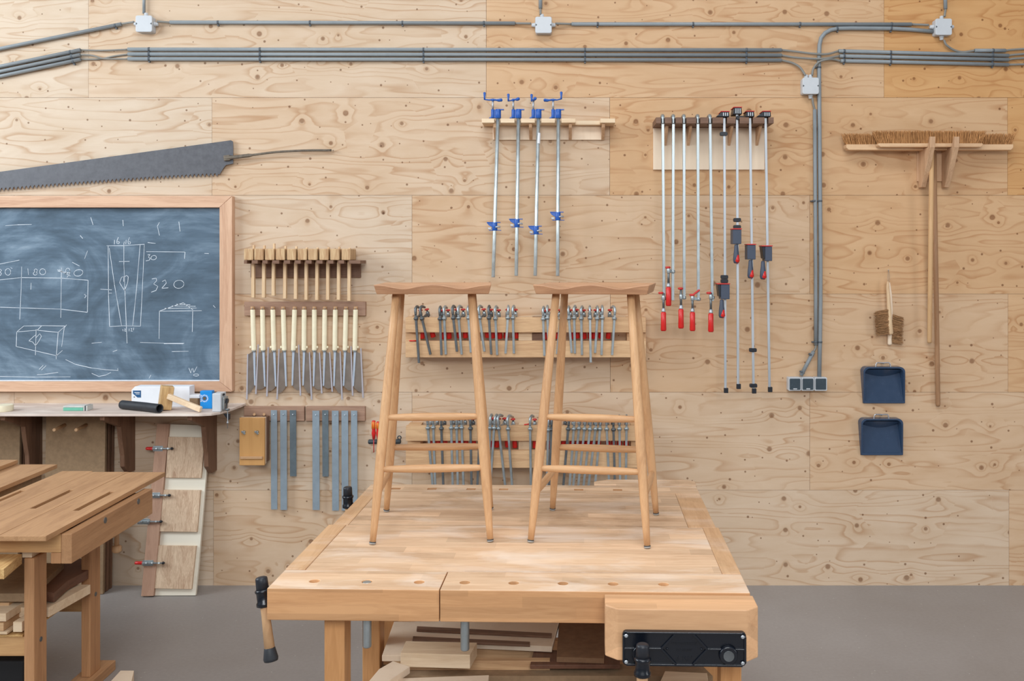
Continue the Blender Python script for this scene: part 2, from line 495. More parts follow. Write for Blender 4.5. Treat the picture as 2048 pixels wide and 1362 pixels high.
M['osb'] = wood('strand_board', (222, 186, 128), (178, 132, 80), 'Y', 3.0, 1.6, .7)
M['conduit'] = plain('conduit_pvc', (136, 142, 145), .36, 0, .05)
M['cable'] = plain('cable_sheath', (132, 130, 124), .5, 0, .05)
M['clip'] = plain('pipe_clip_grey', (86, 92, 98), .5, 0, .05)
M['jbox'] = plain('junction_box_plastic', (196, 199, 202), .42, 0, .02)
M['darkgrey'] = plain('dark_grey_plastic', (58, 64, 68), .5, 0, .1)
M['sawsteel'] = plain('old_saw_steel', (92, 92, 96), .5, .25, .15, .4, 40)
M['rodsteel'] = plain('old_iron', (108, 98, 86), .55, .4, .25, .4, 60)
M['steel'] = metal('bright_steel', (186, 190, 194), .48, 'Z')
M['galv'] = metal('galvanised_pipe', (196, 204, 204), .38, None, .16)
M['zinc'] = metal('zinc_plated_steel', (168, 176, 178), .36, None, .14)
M['dullsteel'] = metal('dull_steel', (112, 116, 118), .42, None, .16)
M['blade'] = metal('saw_blade_steel', (160, 148, 138), .30, None, .05)
M['spine'] = plain('pale_steel_spine', (182, 194, 208), .4, .3, .05)
M['guard'] = plain('translucent_guard', (176, 172, 178), .4, .1, .05)
M['ruler'] = plain('zinc_rule', (150, 164, 174), .42, .35, .07, .4, 25)
M['ruler_dark'] = plain('dark_steel_rule', (108, 120, 126), .42, .35, .12, .4, 25)
M['cream'] = plain('rattan_wrap', (236, 226, 196), .6, 0, .05)
M['blue'] = plain('blue_enamel', (24, 84, 168), .35, 0, .06, .5)
M['red'] = plain('red_lacquer', (206, 34, 30), .3, 0, .05, .5)
M['redcap'] = plain('red_plastic', (196, 52, 48), .45, 0, .06)
M['black'] = plain('black_plastic', (34, 36, 42), .4, 0, .1)
M['navy'] = plain('slate_blue_plastic', (66, 74, 90), .45, 0, .05)
M['castblack'] = cast_mat('black_enamelled_iron', (12, 17, 26), .26)
M['screwsteel'] = metal('screw_head', (190, 194, 198), .4)
M['pan'] = plain('navy_enamel', (46, 66, 92), .25, 0, .04, .6)
M['chrome'] = metal('chrome_wire', (200, 200, 204), .18)
def bristle_mat(name, lo, hi, sc):
    t = NT(name); vec, raw = t.coords(sc)
    n = t.noise(vec, 1.0, 3, .7)
    col = t.ramp(n, [(0.32, srgb(*lo)), (0.68, srgb(*hi))])
    return t.out(col, .8, 0, .2)
M['bristle'] = bristle_mat('coir_bristle', (116, 74, 38), (218, 160, 104), (240, 240, 5))
M['bristle2'] = bristle_mat('brown_bristle', (112, 80, 52), (214, 168, 122), (6, 240, 240))
M['string'] = plain('twine', (170, 150, 130), .8)
M['orange'] = plain('orange_handle', (236, 150, 36), .35)
M['white'] = plain('white_card', (232, 234, 238), .6, 0, .02)
M['sky'] = plain('sky_blue_print', (26, 138, 214), .4, 0, .05)
M['printblue'] = plain('blue_label', (48, 92, 134), .5, 0, .25, .3, 90)
M['greenfoam'] = plain('green_sponge', (108, 176, 152), .8, 0, .08)
M['greyfelt'] = plain('grey_felt', (196, 196, 190), .9, 0, .1)
M['rubber'] = plain('black_rubber_hose', (44, 46, 50), .55, 0, .15)
M['socketdark'] = plain('smoked_socket_lid', (58, 70, 78), .25, 0, .06, .6)
M['felt'] = plain('glide_grey', (168, 164, 158), .6)
M['void'] = plain('black_crate', (26, 26, 28), .7, 0, .1)
M['tape'] = plain('masking_tape', (226, 216, 188), .7, 0, .04)
ORD = ['leftmost', 'second', 'third', 'fourth', 'fifth', 'sixth', 'seventh', 'eighth', 'ninth', 'tenth', 'eleventh', 'twelfth',
       'thirteenth', 'fourteenth', 'fifteenth', 'sixteenth', 'seventeenth', 'eighteenth', 'nineteenth', 'twentieth', 'twenty-first',
       'twenty-second', 'twenty-third', 'twenty-fourth', 'twenty-fifth', 'twenty-sixth', 'twenty-seventh', 'twenty-eighth']

# ------------------------------------------------------------------ setting
def build_wall():
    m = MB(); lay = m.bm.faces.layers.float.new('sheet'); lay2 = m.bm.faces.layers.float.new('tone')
    rows = [(195.5 - 195.5 * k, [177, 424][k % 2], k) for k in range(0, 4)]
    z = lambda py: H - (py - VY) / F * D
    bounds = []
    for k in range(4): bounds.append((195.3 - 195.5 * (k + 1), 195.3 - 195.5 * k, [177, 424, 27, 424][k]))
    bounds += [(195.3, 390.6, 424), (390.6, 588, 824), (588, 784.5, 425), (784.5, 980.3, 824), (980.3, 1171, 427)]
    g = .0007
    for (a, b, off) in bounds:
        z1, z0 = z(a) - g, z(b) + g
        if b == 1171: z0 = 0.0
        for i in range(-3, 4):
            xa = (off + 795.5 * i - VX) / F * D; xb = (off + 795.5 * (i + 1) - VX) / F * D
            before = set(m.bm.faces)
            m.box(xa + g, xb - g, D, D + .018, z0, z1)
            r = random.random()
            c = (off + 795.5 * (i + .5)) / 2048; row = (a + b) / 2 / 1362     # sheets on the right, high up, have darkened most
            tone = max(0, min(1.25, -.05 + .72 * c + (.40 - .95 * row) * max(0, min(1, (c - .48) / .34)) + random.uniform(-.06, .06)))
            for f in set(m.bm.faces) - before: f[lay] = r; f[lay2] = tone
    before = set(m.bm.faces)
    m.box(-8.5, 8.5, D + .019, D + .10, 0, z(-590))
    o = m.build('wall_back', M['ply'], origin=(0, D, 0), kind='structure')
    f = MB().box(-8.5, 8.5, -1.5, D + .1, -.1, 0).build('floor', M['floor'], origin=(0, 2, 0), kind='structure')
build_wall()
BZ = H - .86        # height of the middle benches

# ------------------------------------------------------------------ the two workbenches pushed back to back
def handle_bar(root, top, bot, rw=.0125, label=None):
    """turned wooden handle with a black sleeve and rubber ends, hanging through a vice screw"""
    top, bot = Vector(top), Vector(bot); d = (bot - top).normalized(); L = (bot - top).length
    at = lambda q: top + d * q
    h = MB().tube([at(.012), at(.02), at(L * .45), at(L - .03)], [rw * .9, rw, rw * .9, rw * 1.12], 16).build('handle', M['handle_wood'], root)
    MB().tube([at(-.002), at(0), at(.004), at(.032), at(.034)], [.010, .0145, .016, .0165, .012], 20).build('end_cap', M['black'], h)
    MB().tube([at(.03), at(.033), at(.037), at(.040), at(.043), at(.062), at(.066), at(.074), at(.077)],
              [.017, .0205, .0205, .0185, .0175, .0175, .0205, .0205, .014], 24).build('screw_eye', M['castblack'], root)
    MB().tube([at(L - .036), at(L - .034), at(L - .008), at(L - .001), at(L)], [.0135, .0145, .0195, .018, .010], 20).build('end_cap', M['rubber'], h)

def toptone(o, m='beech'):
    """the worn upper face of a rail has the bench top's material, its sides keep the edge wood"""
    o.data.materials.append(M[m])
    zmax = max(v.co.z for v in o.data.vertices)
    for p in o.data.polygons:
        if p.normal.z > .9 and p.center.z > zmax - .001: p.material_index = len(o.data.materials) - 1
def front_bench():
    rt = empty('workbench', 'front beech workbench with dog holes and a black iron front vice', 'workbench')
    W, Dp, T = 1.256, .592, .083
    zt = BZ; z0 = zt - T
    # local frame: x right from the front left corner, y away
    xs = .4515
    hole = [(.0985 * 0 + v) for v in (.108, .249, .389, .511, .641, .772, .905, 1.038)]
    def holes(o, lst):
        k = MB()
        for x in lst: k.tube([(x, .06, z0 - .01), (x, .06, zt + .02)], .0135, 20)
        return cut(o, k, (0, 0, 0))
    a = MB().box(0, xs, 0, .148, z0, zt).build('front_rail', M['beech_front'], rt)
    holes(a, hole[:3]); toptone(a)
    b = MB().box(xs + .0022, W, 0, .1455, z0, zt).build('front_rail', M['beech_front'], rt)
    holes(b, hole[3:]); toptone(b)
    for o in (a, b):
        bv = o.modifiers.new('bevel', 'BEVEL'); bv.width = .0022; bv.segments = 2; bv.limit_method = 'ANGLE'; bv.angle_limit = R(50)
    MB().box(.057, W - .0513, .1488, Dp, zt - .045, zt).build('top', M['beech'], rt, .0015)
    MB().box(0, .0565, .150, Dp, zt - .06, zt + .0015).build('end_cap', M['beech_y'], rt, .002)
    MB().box(W - .051, W, .147, Dp, zt - .06, zt + .0012).build('end_cap', M['beech_y'], rt, .002)
    MB().box(.06, W - .06, .52, Dp - .002, zt - .10, zt - .046).build('back_rail', M['beech_front'], rt, .002)
    for i, x in enumerate((.131, 1.19)):
        for y in (.07, .50):
            MB().box(x, x + .055, y, y + .07, .05, z0 - .0005 if y < .2 else zt - .1005).build('leg', M['beech_z'], rt, .003)
        MB().box(x - .005, x + .06, .0, Dp, 0, .05).build('foot', M['beech_y'], rt, .004)
    MB().box(.19, 1.188, .08, .105, .40, .47).build('stretcher', M['beech_front'], rt, .003)
    MB().box(.19, 1.188, .53, .555, .40, .47).build('stretcher', M['beech_front'], rt, .003)
    MB().box(.19, 1.188, .106, .529, .44, .458).build('shelf', M['fibre'], rt)
    # end vice screw and hanging handle at the left end
    MB().tube([(-.028, .055, zt - .045), (-.003, .055, zt - .045)], .013, 18).build('vice_screw', M['castblack'], rt)
    handle_bar(rt, (-.034, .055, zt + .0095), (-.0005, .035, zt - .205))
    # front vice at the right end
    jx0, jx1 = W - .375, W + .005
    c = .030
    jt = zt - .003; jb = jt - .128
    poly = [(jx0, -.010), (jx0, -.085), (jx0 + c, -.112), (jx1 - c, -.112), (jx1, -.085), (jx1, -.010)]
    MB().prism([(x, y, jb) for x, y in poly], (0, 0, jt - jb)).build('vice_jaw', M['jaw'], rt, .003)
    px0, px1, pz0, pz1 = jx0 + .042, jx1 - .036, jb - .006, jb + .078
    rr = roundrect(px0, px1, pz0, pz1, .010)
    pl = MB().prism([(x, -.1125, z) for x, z in rr], (0, -.012, 0)).build('vice_plate', M['castblack'], rt, .0015)
    yb = -.1245
    rib = MB(); th = .0058
    def bar(x0, z0_, x1, z1_, w=th):
        rib.beam((x0, yb - .0015, z0_), (x1, yb - .0015, z1_), w, .0065, Vector((0, 1, 0)))
    ix0, ix1, iz0, iz1 = px0 + .003, px1 - .003, pz0 + .003, pz1 - .003
    bar(ix0 + .006, iz1, ix1 - .006, iz1); bar(ix0 + .006, iz0, ix1 - .006, iz0); bar(ix0, iz0 + .006, ix0, iz1 - .006); bar(ix1, iz0 + .006, ix1, iz1 - .006)
    cx = (px0 + px1) / 2; cz = (pz0 + pz1) / 2
    zz = cz
    bar(ix0, zz, cx - .056, zz); bar(cx + .056, zz, ix1, zz)
    bar(cx - .056, zz, cx - .020, iz1); bar(cx - .056, zz, cx - .020, iz0)
    bar(cx + .056, zz, cx + .020, iz1); bar(cx + .056, zz, cx + .020, iz0)
    rib.build('ribs', M['castblack'], pl, .0012)
    bs = MB()
    bs.tube([(px0 + .045, yb + .002, cz - .010), (px0 + .045, yb - .016, cz - .010)], .021, 24)
    bs.build('boss', M['castblack'], pl); bs = MB()
    bs.tube([(px1 - .044, yb + .002, cz - .012), (px1 - .044, yb - .010, cz - .012), (px1 - .044, yb - .012, cz - .012)], [.024, .022, .020], 28)
    bs.build('boss', M['castblack'], pl)
    for s_ in (-1, 1): MB().sphere((cx + s_ * .042, yb - .001, cz), .003).build('rivet', M['castblack'], pl)
    MB().tube([(px1 - .044, yb - .0118, cz - .012), (px1 - .044, yb - .0135, cz - .012)], .013, 24).build('guide_rod', M['dullsteel'], pl)
    for x in (px0 + .009, px1 - .009):
        for z in (pz0 + .010, pz1 - .010):
            MB().tube([(x, yb - .0035, z), (x, yb - .0055, z), (x, yb - .0065, z)], [.0046, .0046, .003], 14).build('screw', M['screwsteel'], pl)
    # raised casting marks in the middle of the plate: two worn lines and a model number
    tx = bpy.data.curves.new('t', 'FONT'); tx.body = '3 RN'; tx.size = .017; tx.extrude = .0010; tx.align_x = 'CENTER'; tx.space_character = 1.15
    to = link(bpy.data.objects.new('t', tx)); C.view_layer.update()
    me = bpy.data.meshes.new_from_object(to.evaluated_get(C.evaluated_depsgraph_get()))
    bpy.data.objects.remove(to)
    me.transform(Matrix.Translation((cx, yb - .0006, cz - .030)) @ Matrix.Rotation(R(90), 4, 'X'))
    wm = MB(); wm.bm.from_mesh(me)
    rnd = random.Random(3)
    for zz_, n_, w_ in ((cz + .013, 15, .064), (cz - .003, 9, .040)):
        for i in range(n_):
            x = cx - w_ / 2 + w_ * (i + .5) / n_
            wm.box(x - .0013, x - .0006, yb - .0011, yb, zz_ - .003, zz_ + .003)
            if rnd.random() < .8: wm.box(x - .0013, x + .0012, yb - .0011, yb, zz_ + .0022, zz_ + .003)
            if rnd.random() < .5: wm.box(x + .0008, x + .0014, yb - .0011, yb, zz_ - .003, zz_ + .003)
    wm.build('raised_lettering', M['castblack'], pl)
    hx = px0 + .045
    MB().tube([(hx, yb - .015, cz - .010), (hx, yb - .040, cz - .012)], .015, 20).build('vice_screw', M['castblack'], rt)
    handle_bar(rt, (hx + .002, yb - .045, cz + .028), (hx - .002, yb - .047, cz - .24), .0145)
    # steel dogs standing in the holes
    ang = -math.atan2(.034, 1.256)
    place(rt, (-.772, 2.481, 0), (0, 0, ang))
    WL[rt] = Vector((0, 0, 0))
    mt = Matrix.Translation((-.772, 2.481, 0)) @ Matrix.Rotation(ang, 4, 'Z')
    for i, (x, dz) in enumerate(((hole[1], -.001), (hole[3], -.010))):
        q = mt @ Vector((x, .06, 0))
        zb = P(0, 1294 if i == 0 else 1300, q.y).z
        MB().tube([q + Vector((0, 0, zb)), q + Vector((0, 0, zb + .003)), q + Vector((0, 0, zt + dz - .002)), q + Vector((0, 0, zt + dz))],
                  [.0100, .0118, .0118, .0105], 22).build('bench_dog', M['zinc'], None,
                  label=['round steel bench dog in the second dog hole of the front workbench', 'round steel bench dog right of the front rail joint of the workbench'][i],
                  cat='bench dog', group='steel bench dogs in the front rail')
    return rt

def rear_bench():
    rt = empty('workbench', 'rear beech workbench with square dog slots behind the front bench', 'workbench')
    W, Dp, T = 1.236, .556, .083
    zt = BZ - .001; z0 = zt - T
    a = MB().box(0, W, Dp - .115, Dp, z0, zt).build('front_rail', M['beech_front'], rt)
    k = MB()
    for px in (787, 859, 937, 1002, 1151, 1228):
        q = PZ(px, 975.5, zt); x = q.x + .744
        k.box(x - .017, x + .017, Dp - .078, Dp - .056, z0 - .01, zt + .02)
    cut(a, k, (0, 0, 0)); toptone(a, 'beech_old')
    MB().box(.0508, W - .0885, 0, Dp - .1158, zt - .045, zt).build('top', M['beech_old'], rt, .0012)
    MB().box(0, .0505, 0, Dp - .1165, zt - .06, zt + .001).build('end_cap', M['beech_y'], rt, .0015)
    MB().box(W - .088, W, 0, Dp - .1165, zt - .06, zt + .001).build('end_cap', M['beech_y'], rt, .0015)
    # jaw of its vice on the far side, right end
    poly = [(W - .385, Dp + .001), (W - .385, Dp + .05), (W - .33, Dp + .085), (W - .03, Dp + .085), (W + .004, Dp + .06), (W + .004, Dp + .001)]
    MB().prism([(x, y, zt - .13) for x, y in poly], (0, 0, .134)).build('vice_jaw', M['beech_old'], rt, .003)
    for x in (.125, 1.06):
        for y in (.10, .42):
            MB().box(x, x + .055, y, y + .07, .05, zt - .0605 if y < .2 else z0 - .0005).build('leg', M['beech_z'], rt, .003)
        MB().box(x - .005, x + .06, .01, Dp, 0, .05).build('foot', M['beech_y'], rt, .004)
    MB().box(.181, 1.059, .11, .135, .40, .47).build('stretcher', M['beech_front'], rt, .003)
    MB().box(.181, 1.059, .45, .475, .40, .47).build('stretcher', M['beech_front'], rt, .003)
    MB().tube([(-.034, .40, zt - .045), (-.003, .40, zt - .045)], .014, 18).build('vice_screw', M['castblack'], rt)
    handle_bar(rt, (-.052, .40, zt + .026), (-.048, .41, zt - .20))
    place(rt, (-.744, 3.0755, 0), (0, 0, -math.atan2(.030, 1.24)))
front_bench(); rear_bench()

# ------------------------------------------------------------------ stools
def stool(label):
    rt = empty('bar_stool', label, 'stool', group='finished wooden bar stools')
    zs = .780; hx, hy = .180, .142
    nx, ny = 36, 14; m = MB()
    th = .030
    top = []
    for j in range(ny + 1):
        v = -1 + 2 * j / ny; row = []
        for i in range(nx + 1):
            u = -1 + 2 * i / nx
            bow = .006 * (1 - u * u) * (1 if v < 0 else -1) * abs(v) * 0
            dip = math.exp(-((abs(u) - .5) / .27) ** 2)
            w = max(0, min(1, (1 - v) / 1.15)) ; w = w * w * (3 - 2 * w)
            z = zs - .0125 * dip * w - .006 * (1 - u ** 8) * (1 - v * v)
            row.append(Vector((u * hx, v * hy - bow, z)))
        top.append(row)
    T = [[m.bm.verts.new(q) for q in row] for row in top]
    B = [[m.bm.verts.new(Vector((q.x * (1 - .008 / hx), q.y * .93, zs - th))) for q in row] for row in top]
    for j in range(ny):
        for i in range(nx):
            m._f([T[j][i], T[j][i + 1], T[j + 1][i + 1], T[j + 1][i]], True)
            m._f([B[j][i], B[j + 1][i], B[j + 1][i + 1], B[j][i + 1]])
    for i in range(nx):
        m._f([T[0][i], B[0][i], B[0][i + 1], T[0][i + 1]]); m._f([T[ny][i + 1], B[ny][i + 1], B[ny][i], T[ny][i]])
    for j in range(ny):
        m._f([T[j + 1][0], B[j + 1][0], B[j][0], T[j][0]]); m._f([T[j][nx], B[j][nx], B[j + 1][nx], T[j + 1][nx]])
    m.build('seat', M['seat'], rt, .003, 3)
    fx, fy, tx, ty = .177, .188, .117, .082
    def legpt(sx, sy, z):
        t = z / (zs - th); return Vector((sx * (fx + (tx - fx) * t), sy * (fy + (ty - fy) * t), z))
    prof = [(.004, .0092), (.05, .0108), (.15, .0138), (.26, .0152), (.36, .0150), (.50, .0140), (.62, .0128), (zs - th + .002, .0118)]
    for sx in (-1, 1):
        for sy in (-1, 1):
            lg = MB().tube([legpt(sx, sy, z) for z, r in prof], [r for z, r in prof], 20).build('leg', M['oak'], rt)
            MB().tube([legpt(sx, sy, 0), legpt(sx, sy, .004)], [.0096, .0098], 20).build('glide', M['felt'], lg)
            MB().tube([legpt(sx, sy, .0041), legpt(sx, sy, .0066)], [.0101, .0101], 20).build('ring', M['darkgrey'], lg)
    def rung(a, b, z, r0=.0078, r1=.0125, mat='oak_x'):
        A, B_ = legpt(*a, z), legpt(*b, z)
        n = 14; pts = [A.lerp(B_, i / n) for i in range(n + 1)]
        rs = [r0 + (r1 - r0) * math.sin(math.pi * i / n) ** .7 for i in range(n + 1)]
        MB().tube(pts, rs, 18).build('rung', M[mat], rt)
    rung((-1, -1), (1, -1), .218); rung((-1, -1), (1, -1), .372)
    rung((-1, 1), (1, 1), .222)
    for sx in (-1, 1): rung((sx, -1), (sx, 1), .145, .0078, .0115, 'oak_y')
    return rt
M['oak_y'] = wood('oiled_ash_side_rung', (208, 164, 120), (172, 124, 84), 'Y', 2.2, .9, .42)
s1 = stool('oiled ash bar stool standing on the left side of the workbench')
place(s1, (-.4095, 3.062, BZ + .0016), (0, 0, R(4.2)))
s2 = copy_tree(s1); tag(s2, 'oiled ash bar stool standing on the right side of the workbench, turned slightly')
place(s2, (.109, 3.038, BZ + .0016), (0, 0, R(-9.6)))

# ------------------------------------------------------------------ offcuts under the middle bench
def slab(name, pts, z, th, m, label, cat='board', group=None, bevel=.0012, cuts=None):
    w = [PZ(x, y, z) for x, y in pts]
    o = MB().prism([Vector((q.x, q.y, z - th)) for q in w], (0, 0, th)).build(name, M[m], None, 0, label=label, cat=cat, group=group)
    if cuts:
        k = MB()
        for c_ in cuts:
            k.prism([Vector((q.x, q.y, z - th - .01)) for q in [PZ(x, y, z) for x, y in c_]], (0, 0, th + .02))
        cut(o, k, o.location)
    if bevel:
        b = o.modifiers.new('bevel', 'BEVEL'); b.width = bevel; b.segments = 2; b.limit_method = 'ANGLE'; b.angle_limit = R(50)
    return o
OG = 'offcut boards on the shelf under the front bench'
SH = .4585
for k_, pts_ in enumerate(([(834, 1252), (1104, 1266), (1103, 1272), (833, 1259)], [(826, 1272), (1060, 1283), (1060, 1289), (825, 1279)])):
    slab('lath', pts_, .5385, .008, 'walnut', ['rear dark lath lying on the pale sheet under the front bench', 'front dark lath lying on the pale sheet under the front bench'][k_], 'lath', 'dark laths under the front bench')  # dark strips laid on the sheet to draw its shaded gaps
slab('offcut_board', [(768, 1352), (1426, 1352), (1402, 1328), (780, 1328)], .482, .0235, 'fibre', 'long brown board lying lowest on the shelf under the front bench', group=OG)
slab('offcut_board', [(764, 1311), (788, 1243), (1118, 1243), (1104, 1293), (840, 1281), (822, 1311)], .530, .018, 'paleply', 'pale sheet with two dark laths lying at the back under the front bench', group=OG)
for i, (a, b) in enumerate((((790, 1318), (1100, 1318)), ((800, 1290), (1100, 1290)))):
    q0, q1 = PZ(*a, .512), PZ(*b, .512)
    MB().box(q0.x, q1.x, q0.y - .012, q0.y + .012, .4825 if i == 0 else .4585, .5115).build('batten', M['plank'], None, .001,
        label=['front batten lying under the pale sheet with laths', 'rear batten lying under the pale sheet with laths'][i], cat='batten', group='battens under the front bench')
slab('timber_block', [(801, 1306), (812, 1282), (954, 1285), (940, 1310)], .572, .041, 'pine', 'pale cracked softwood block with a knot below the steel dog', 'block')
slab('offcut_board', [(1113, 1314), (1118, 1244), (1212, 1244), (1208, 1317)], .526, .016, 'fibre_dark', 'square brown fibreboard panel left of the vice under the bench', group=OG)
slab('offcut_board', [(1060, 1330), (1068, 1300), (1240, 1300), (1240, 1330)], .509, .012, 'darkslab', 'dark board lying below the square fibreboard panel', group=OG)  # dark board put in as the shade of the gap under the panel
slab('offcut_board', [(758, 1338), (786, 1322), (820, 1333), (772, 1366), (738, 1362)], .560, .020, 'paleply', 'pale pointed offcut in front of the cracked block', group=OG)
slab('offcut_board', [(782, 1357), (978, 1350), (972, 1385), (770, 1385)], .545, .018, 'paleply', 'pale straight offcut nearest the camera under the bench', group=OG)
slab('offcut_board', [(1330, 1342), (1414, 1346), (1420, 1385), (1310, 1385)], .506, .014, 'pine', 'light pine offcut beside the right front bench leg', group=OG)

# ------------------------------------------------------------------ left bench with slatted boards on it
def left_bench():
    rt = empty('workbench', 'old wooden workbench at the left edge, covered with slotted boards', 'workbench', (-2.6, 3.6, 0))
    zt = .76; xr = -1.752; yf, yb = 3.39, 4.061
    MB().box(xr - .038, xr, yf, yb, zt - .107, zt).build('end_cap', M['bench_y'], rt, .003)
    MB().box(xr - .075, xr - .0385, yf, yf + .045, zt - .107, zt - .068).build('corner_block', M['bench_z'], rt, .003)
    MB().box(-3.9, xr - .0385, yf, yf + .045, zt - .067, zt).build('front_rail', M['bench_x'], rt, .002)
    MB().box(-3.9, xr - .0385, yf + .046, yb, zt - .055, zt - .018).build('top', M['bench_x'], rt, .002)
    for y in (3.64, 3.925):
        MB().tube([(xr - .004, y, zt - .020), (xr + .0015, y, zt - .020)], .0115, 20).build('bolt_cover', M['dullsteel'], rt)
    MB().box(-1.965, -1.93, 3.455, 3.53, .655, .6925).build('corner_block', M['pine'], rt, .001)
    for y0, xa in ((3.45, -1.956), (3.86, -1.956)):
        lg = MB().box(xa, xa + .037, y0, y0 + .086, .041, .654).build('leg', M['bench_z'], rt, .003)
        zb = P(0, 1288 if y0 < 3.5 else 1196, y0).z
        MB().tube([(xa + .0365, y0 + .045, zb), (xa + .0385, y0 + .045, zb)], .009, 16).build('bolt', M['dullsteel'], lg)
    MB().box(-3.9, -1.957, 3.47, 3.505, .290, .362).build('stretcher', M['bench_x'], rt, .003)
    MB().box(-3.9, -1.957, 3.905, 3.935, .290, .362).build('stretcher', M['bench_x'], rt, .003)
    MB().box(-1.985, -1.895, 3.32, 4.03, 0, .0405).build('foot', M['bench_y'], rt, .003)
    MB().tube([(-1.83, 3.90, .745), (-1.83, 3.90, .56)], .0095, 14).build('vice_handle', M['handle_wood'], rt)
    MB().tube([(-1.83, 3.90, .566), (-1.83, 3.90, .562), (-1.83, 3.90, .542), (-1.83, 3.90, .536)], [.010, .018, .0185, .011], 18).build('handle_knob', M['handle_wood'], rt)
left_bench()
BG = 'slotted boards on the left bench'
zb = .785
def lboard(x0, x1, y0, y1, z, th, slots, label):
    o = MB().box(x0, x1, y0, y1, z - th, z).build('slotted_board' if slots else 'board', M['teak'], None, 0, label=label, cat='board', group=BG)
    if slots:
        k = MB()
        for s_ in slots: k.box(*s_, z - th - .01, z + .01)
        cut(o, k, o.location)
    b = o.modifiers.new('bevel', 'BEVEL'); b.width = .0012; b.segments = 2; b.limit_method = 'ANGLE'; b.angle_limit = R(50)
    return o
sk = math.atan2(.03, .98)
yslot0, yslot1 = PZ(150, 1021, zb).y, PZ(229, 983, zb).y
def slotx(px, py): return PZ(px, py, zb).x
lboards = []
lboards.append(lboard(-1.948, -1.782, 3.278, 4.262, zb, .018, [(slotx(146, 1021), slotx(157.5, 1021), yslot0, yslot1)], 'slotted board along the right edge of the left bench'))
lboards.append(lboard(-2.118, -1.9505, 3.285, 4.268, zb, .018, [(slotx(57, 1018), slotx(69, 1018), yslot0 + .03, yslot1 + .03)], 'slotted board second from the right edge of the left bench'))
lboards.append(lboard(-2.256, -2.1195, 3.29, 4.285, zb, .018, [(slotx(64, 980.5) - .045, slotx(73, 980.5) - .043, yslot0 - .2, yslot1 + .02)], 'slotted board third from the right edge of the left bench'))
lboards.append(lboard(-2.50, -2.305, 3.30, 4.335, zb + .019, .018, None, 'raised board left of the three slotted boards'))
lboards.append(lboard(-2.75, -2.49, 3.2, 4.345, zb + .038, .018, None, 'top board at the far left of the board stack'))
MB().box(-2.79, -2.33, 3.45, 4.25, .7425, .7855).build('board', M['fibre'], None, .001, label='brown packing board under the raised boards on the left bench', cat='board', group=BG)

# things stored under the left bench
UG = 'boards stored under the left bench'
slab('storage_board', [(-80, 1215), (98, 1215), (181, 1169), (-20, 1169)], .437, .036, 'pine', 'long pale board whose edge runs back between the left bench legs', group=UG)
slab('storage_board', [(-80, 1187), (52, 1187), (96, 1156), (128, 1126), (-40, 1126)], .500, .031, 'fibre', 'thick grey fibreboard panel behind the left bench leg', group=UG)
slab('live_edge_slab', [(93, 1184), (108, 1186), (135, 1162), (178, 1139), (178, 1117), (132, 1117), (93, 1152)], .478, .036, 'darkslab', 'dark live-edge slab between the left bench legs', 'slab')
def wbox(name, px0, px1, py0, py1, y0, y1, m, label, cat, group=None, bevel=.001):
    a = P(px0, py0, y0); b = P(px1, py1, y0)
    return MB().box(a.x, b.x, y0, y1, b.z, a.z).build(name, M[m], None, bevel, label=label, cat=cat, group=group)
wbox('timber_offcut', 26, 44, 1244, 1264, 3.46, 3.66, 'pine', 'square pale timber offcut end beside the left bench leg', 'offcut', 'offcuts on the left bench stretcher')
wbox('timber_offcut', -40, 12, 1227, 1243, 3.46, 3.7, 'pine', 'upper pale offcut at the left frame edge under the bench', 'offcut', 'offcuts on the left bench stretcher')
wbox('timber_offcut', -30, 7, 1246, 1262, 3.455, 3.7, 'plank', 'middle brown offcut at the left frame edge under the bench', 'offcut', 'offcuts on the left bench stretcher')
wbox('timber_offcut', -60, 14, 1264, 1269, 3.45, 3.7, 'pine', 'lowest pale offcut at the left frame edge under the bench', 'offcut', 'offcuts on the left bench stretcher')
wbox('storage_board', -80, 45, 1270, 1274, 3.46, 3.90, 'osb', 'strand board shelf sheet lying on the left bench stretchers', 'board', UG)
wbox('storage_board', -60, 18, 1205, 1218, 3.54, 3.75, 'plank', 'short brown board under the thick fibreboard panel', 'board', UG)
wbox('crate', -140, 46, 1322, 1450, 3.54, 3.68, 'void', 'black crate on the floor under the left bench', 'crate', bevel=.006)
slab('strand_board', [(-60, 1138), (8, 1138), (44, 1108), (-40, 1108)], .688, .035, 'osb', 'jagged strand board piece tucked under the left bench top', 'board')
slab('timber_offcut', [(218, 1366), (241, 1341), (268, 1341), (262, 1366)], .045, .045, 'paleply', 'pale timber offcut on the floor beside the left bench foot', 'offcut')
# ------------------------------------------------------------------ conduits, cables, junction boxes
YC = D - .020
def W(px, py, off=.02): return P(px, py, D - off)
def clip_mb(m, q, d, r):
    """saddle clip round a pipe at q whose direction is d"""
    d = d.normalized(); s_ = Vector((0, 1, 0)).cross(d)
    m.tube([q - d * .0045, q + d * .0045], r * 1.13, 14)
    for k in (1,):
        m.obox(q + s_ * (r * 1.5) * (1 if s_.z < 0 or abs(s_.z) < .3 else -1) + Vector((0, .006, 0)), (.008, .014, .006), None)
def conduit(pts, label, clips=(), r=.0098, group='grey conduits on the wall', off=.016):
    w = [W(x, y, off) for x, y in pts]
    rt = empty('conduit', label, 'conduit', w[0], group)
    MB().tube(w, r, 16).build('pipe', M['conduit'], rt)
    for cx, cy in clips:
        q = W(cx, cy, off)
        k = min(range(len(w) - 1), key=lambda i: ((w[i] + w[i + 1]) / 2 - q).length)
        m = MB(); clip_mb(m, q, w[k + 1] - w[k], r); m.build('clip', M['clip'], rt)
    return rt
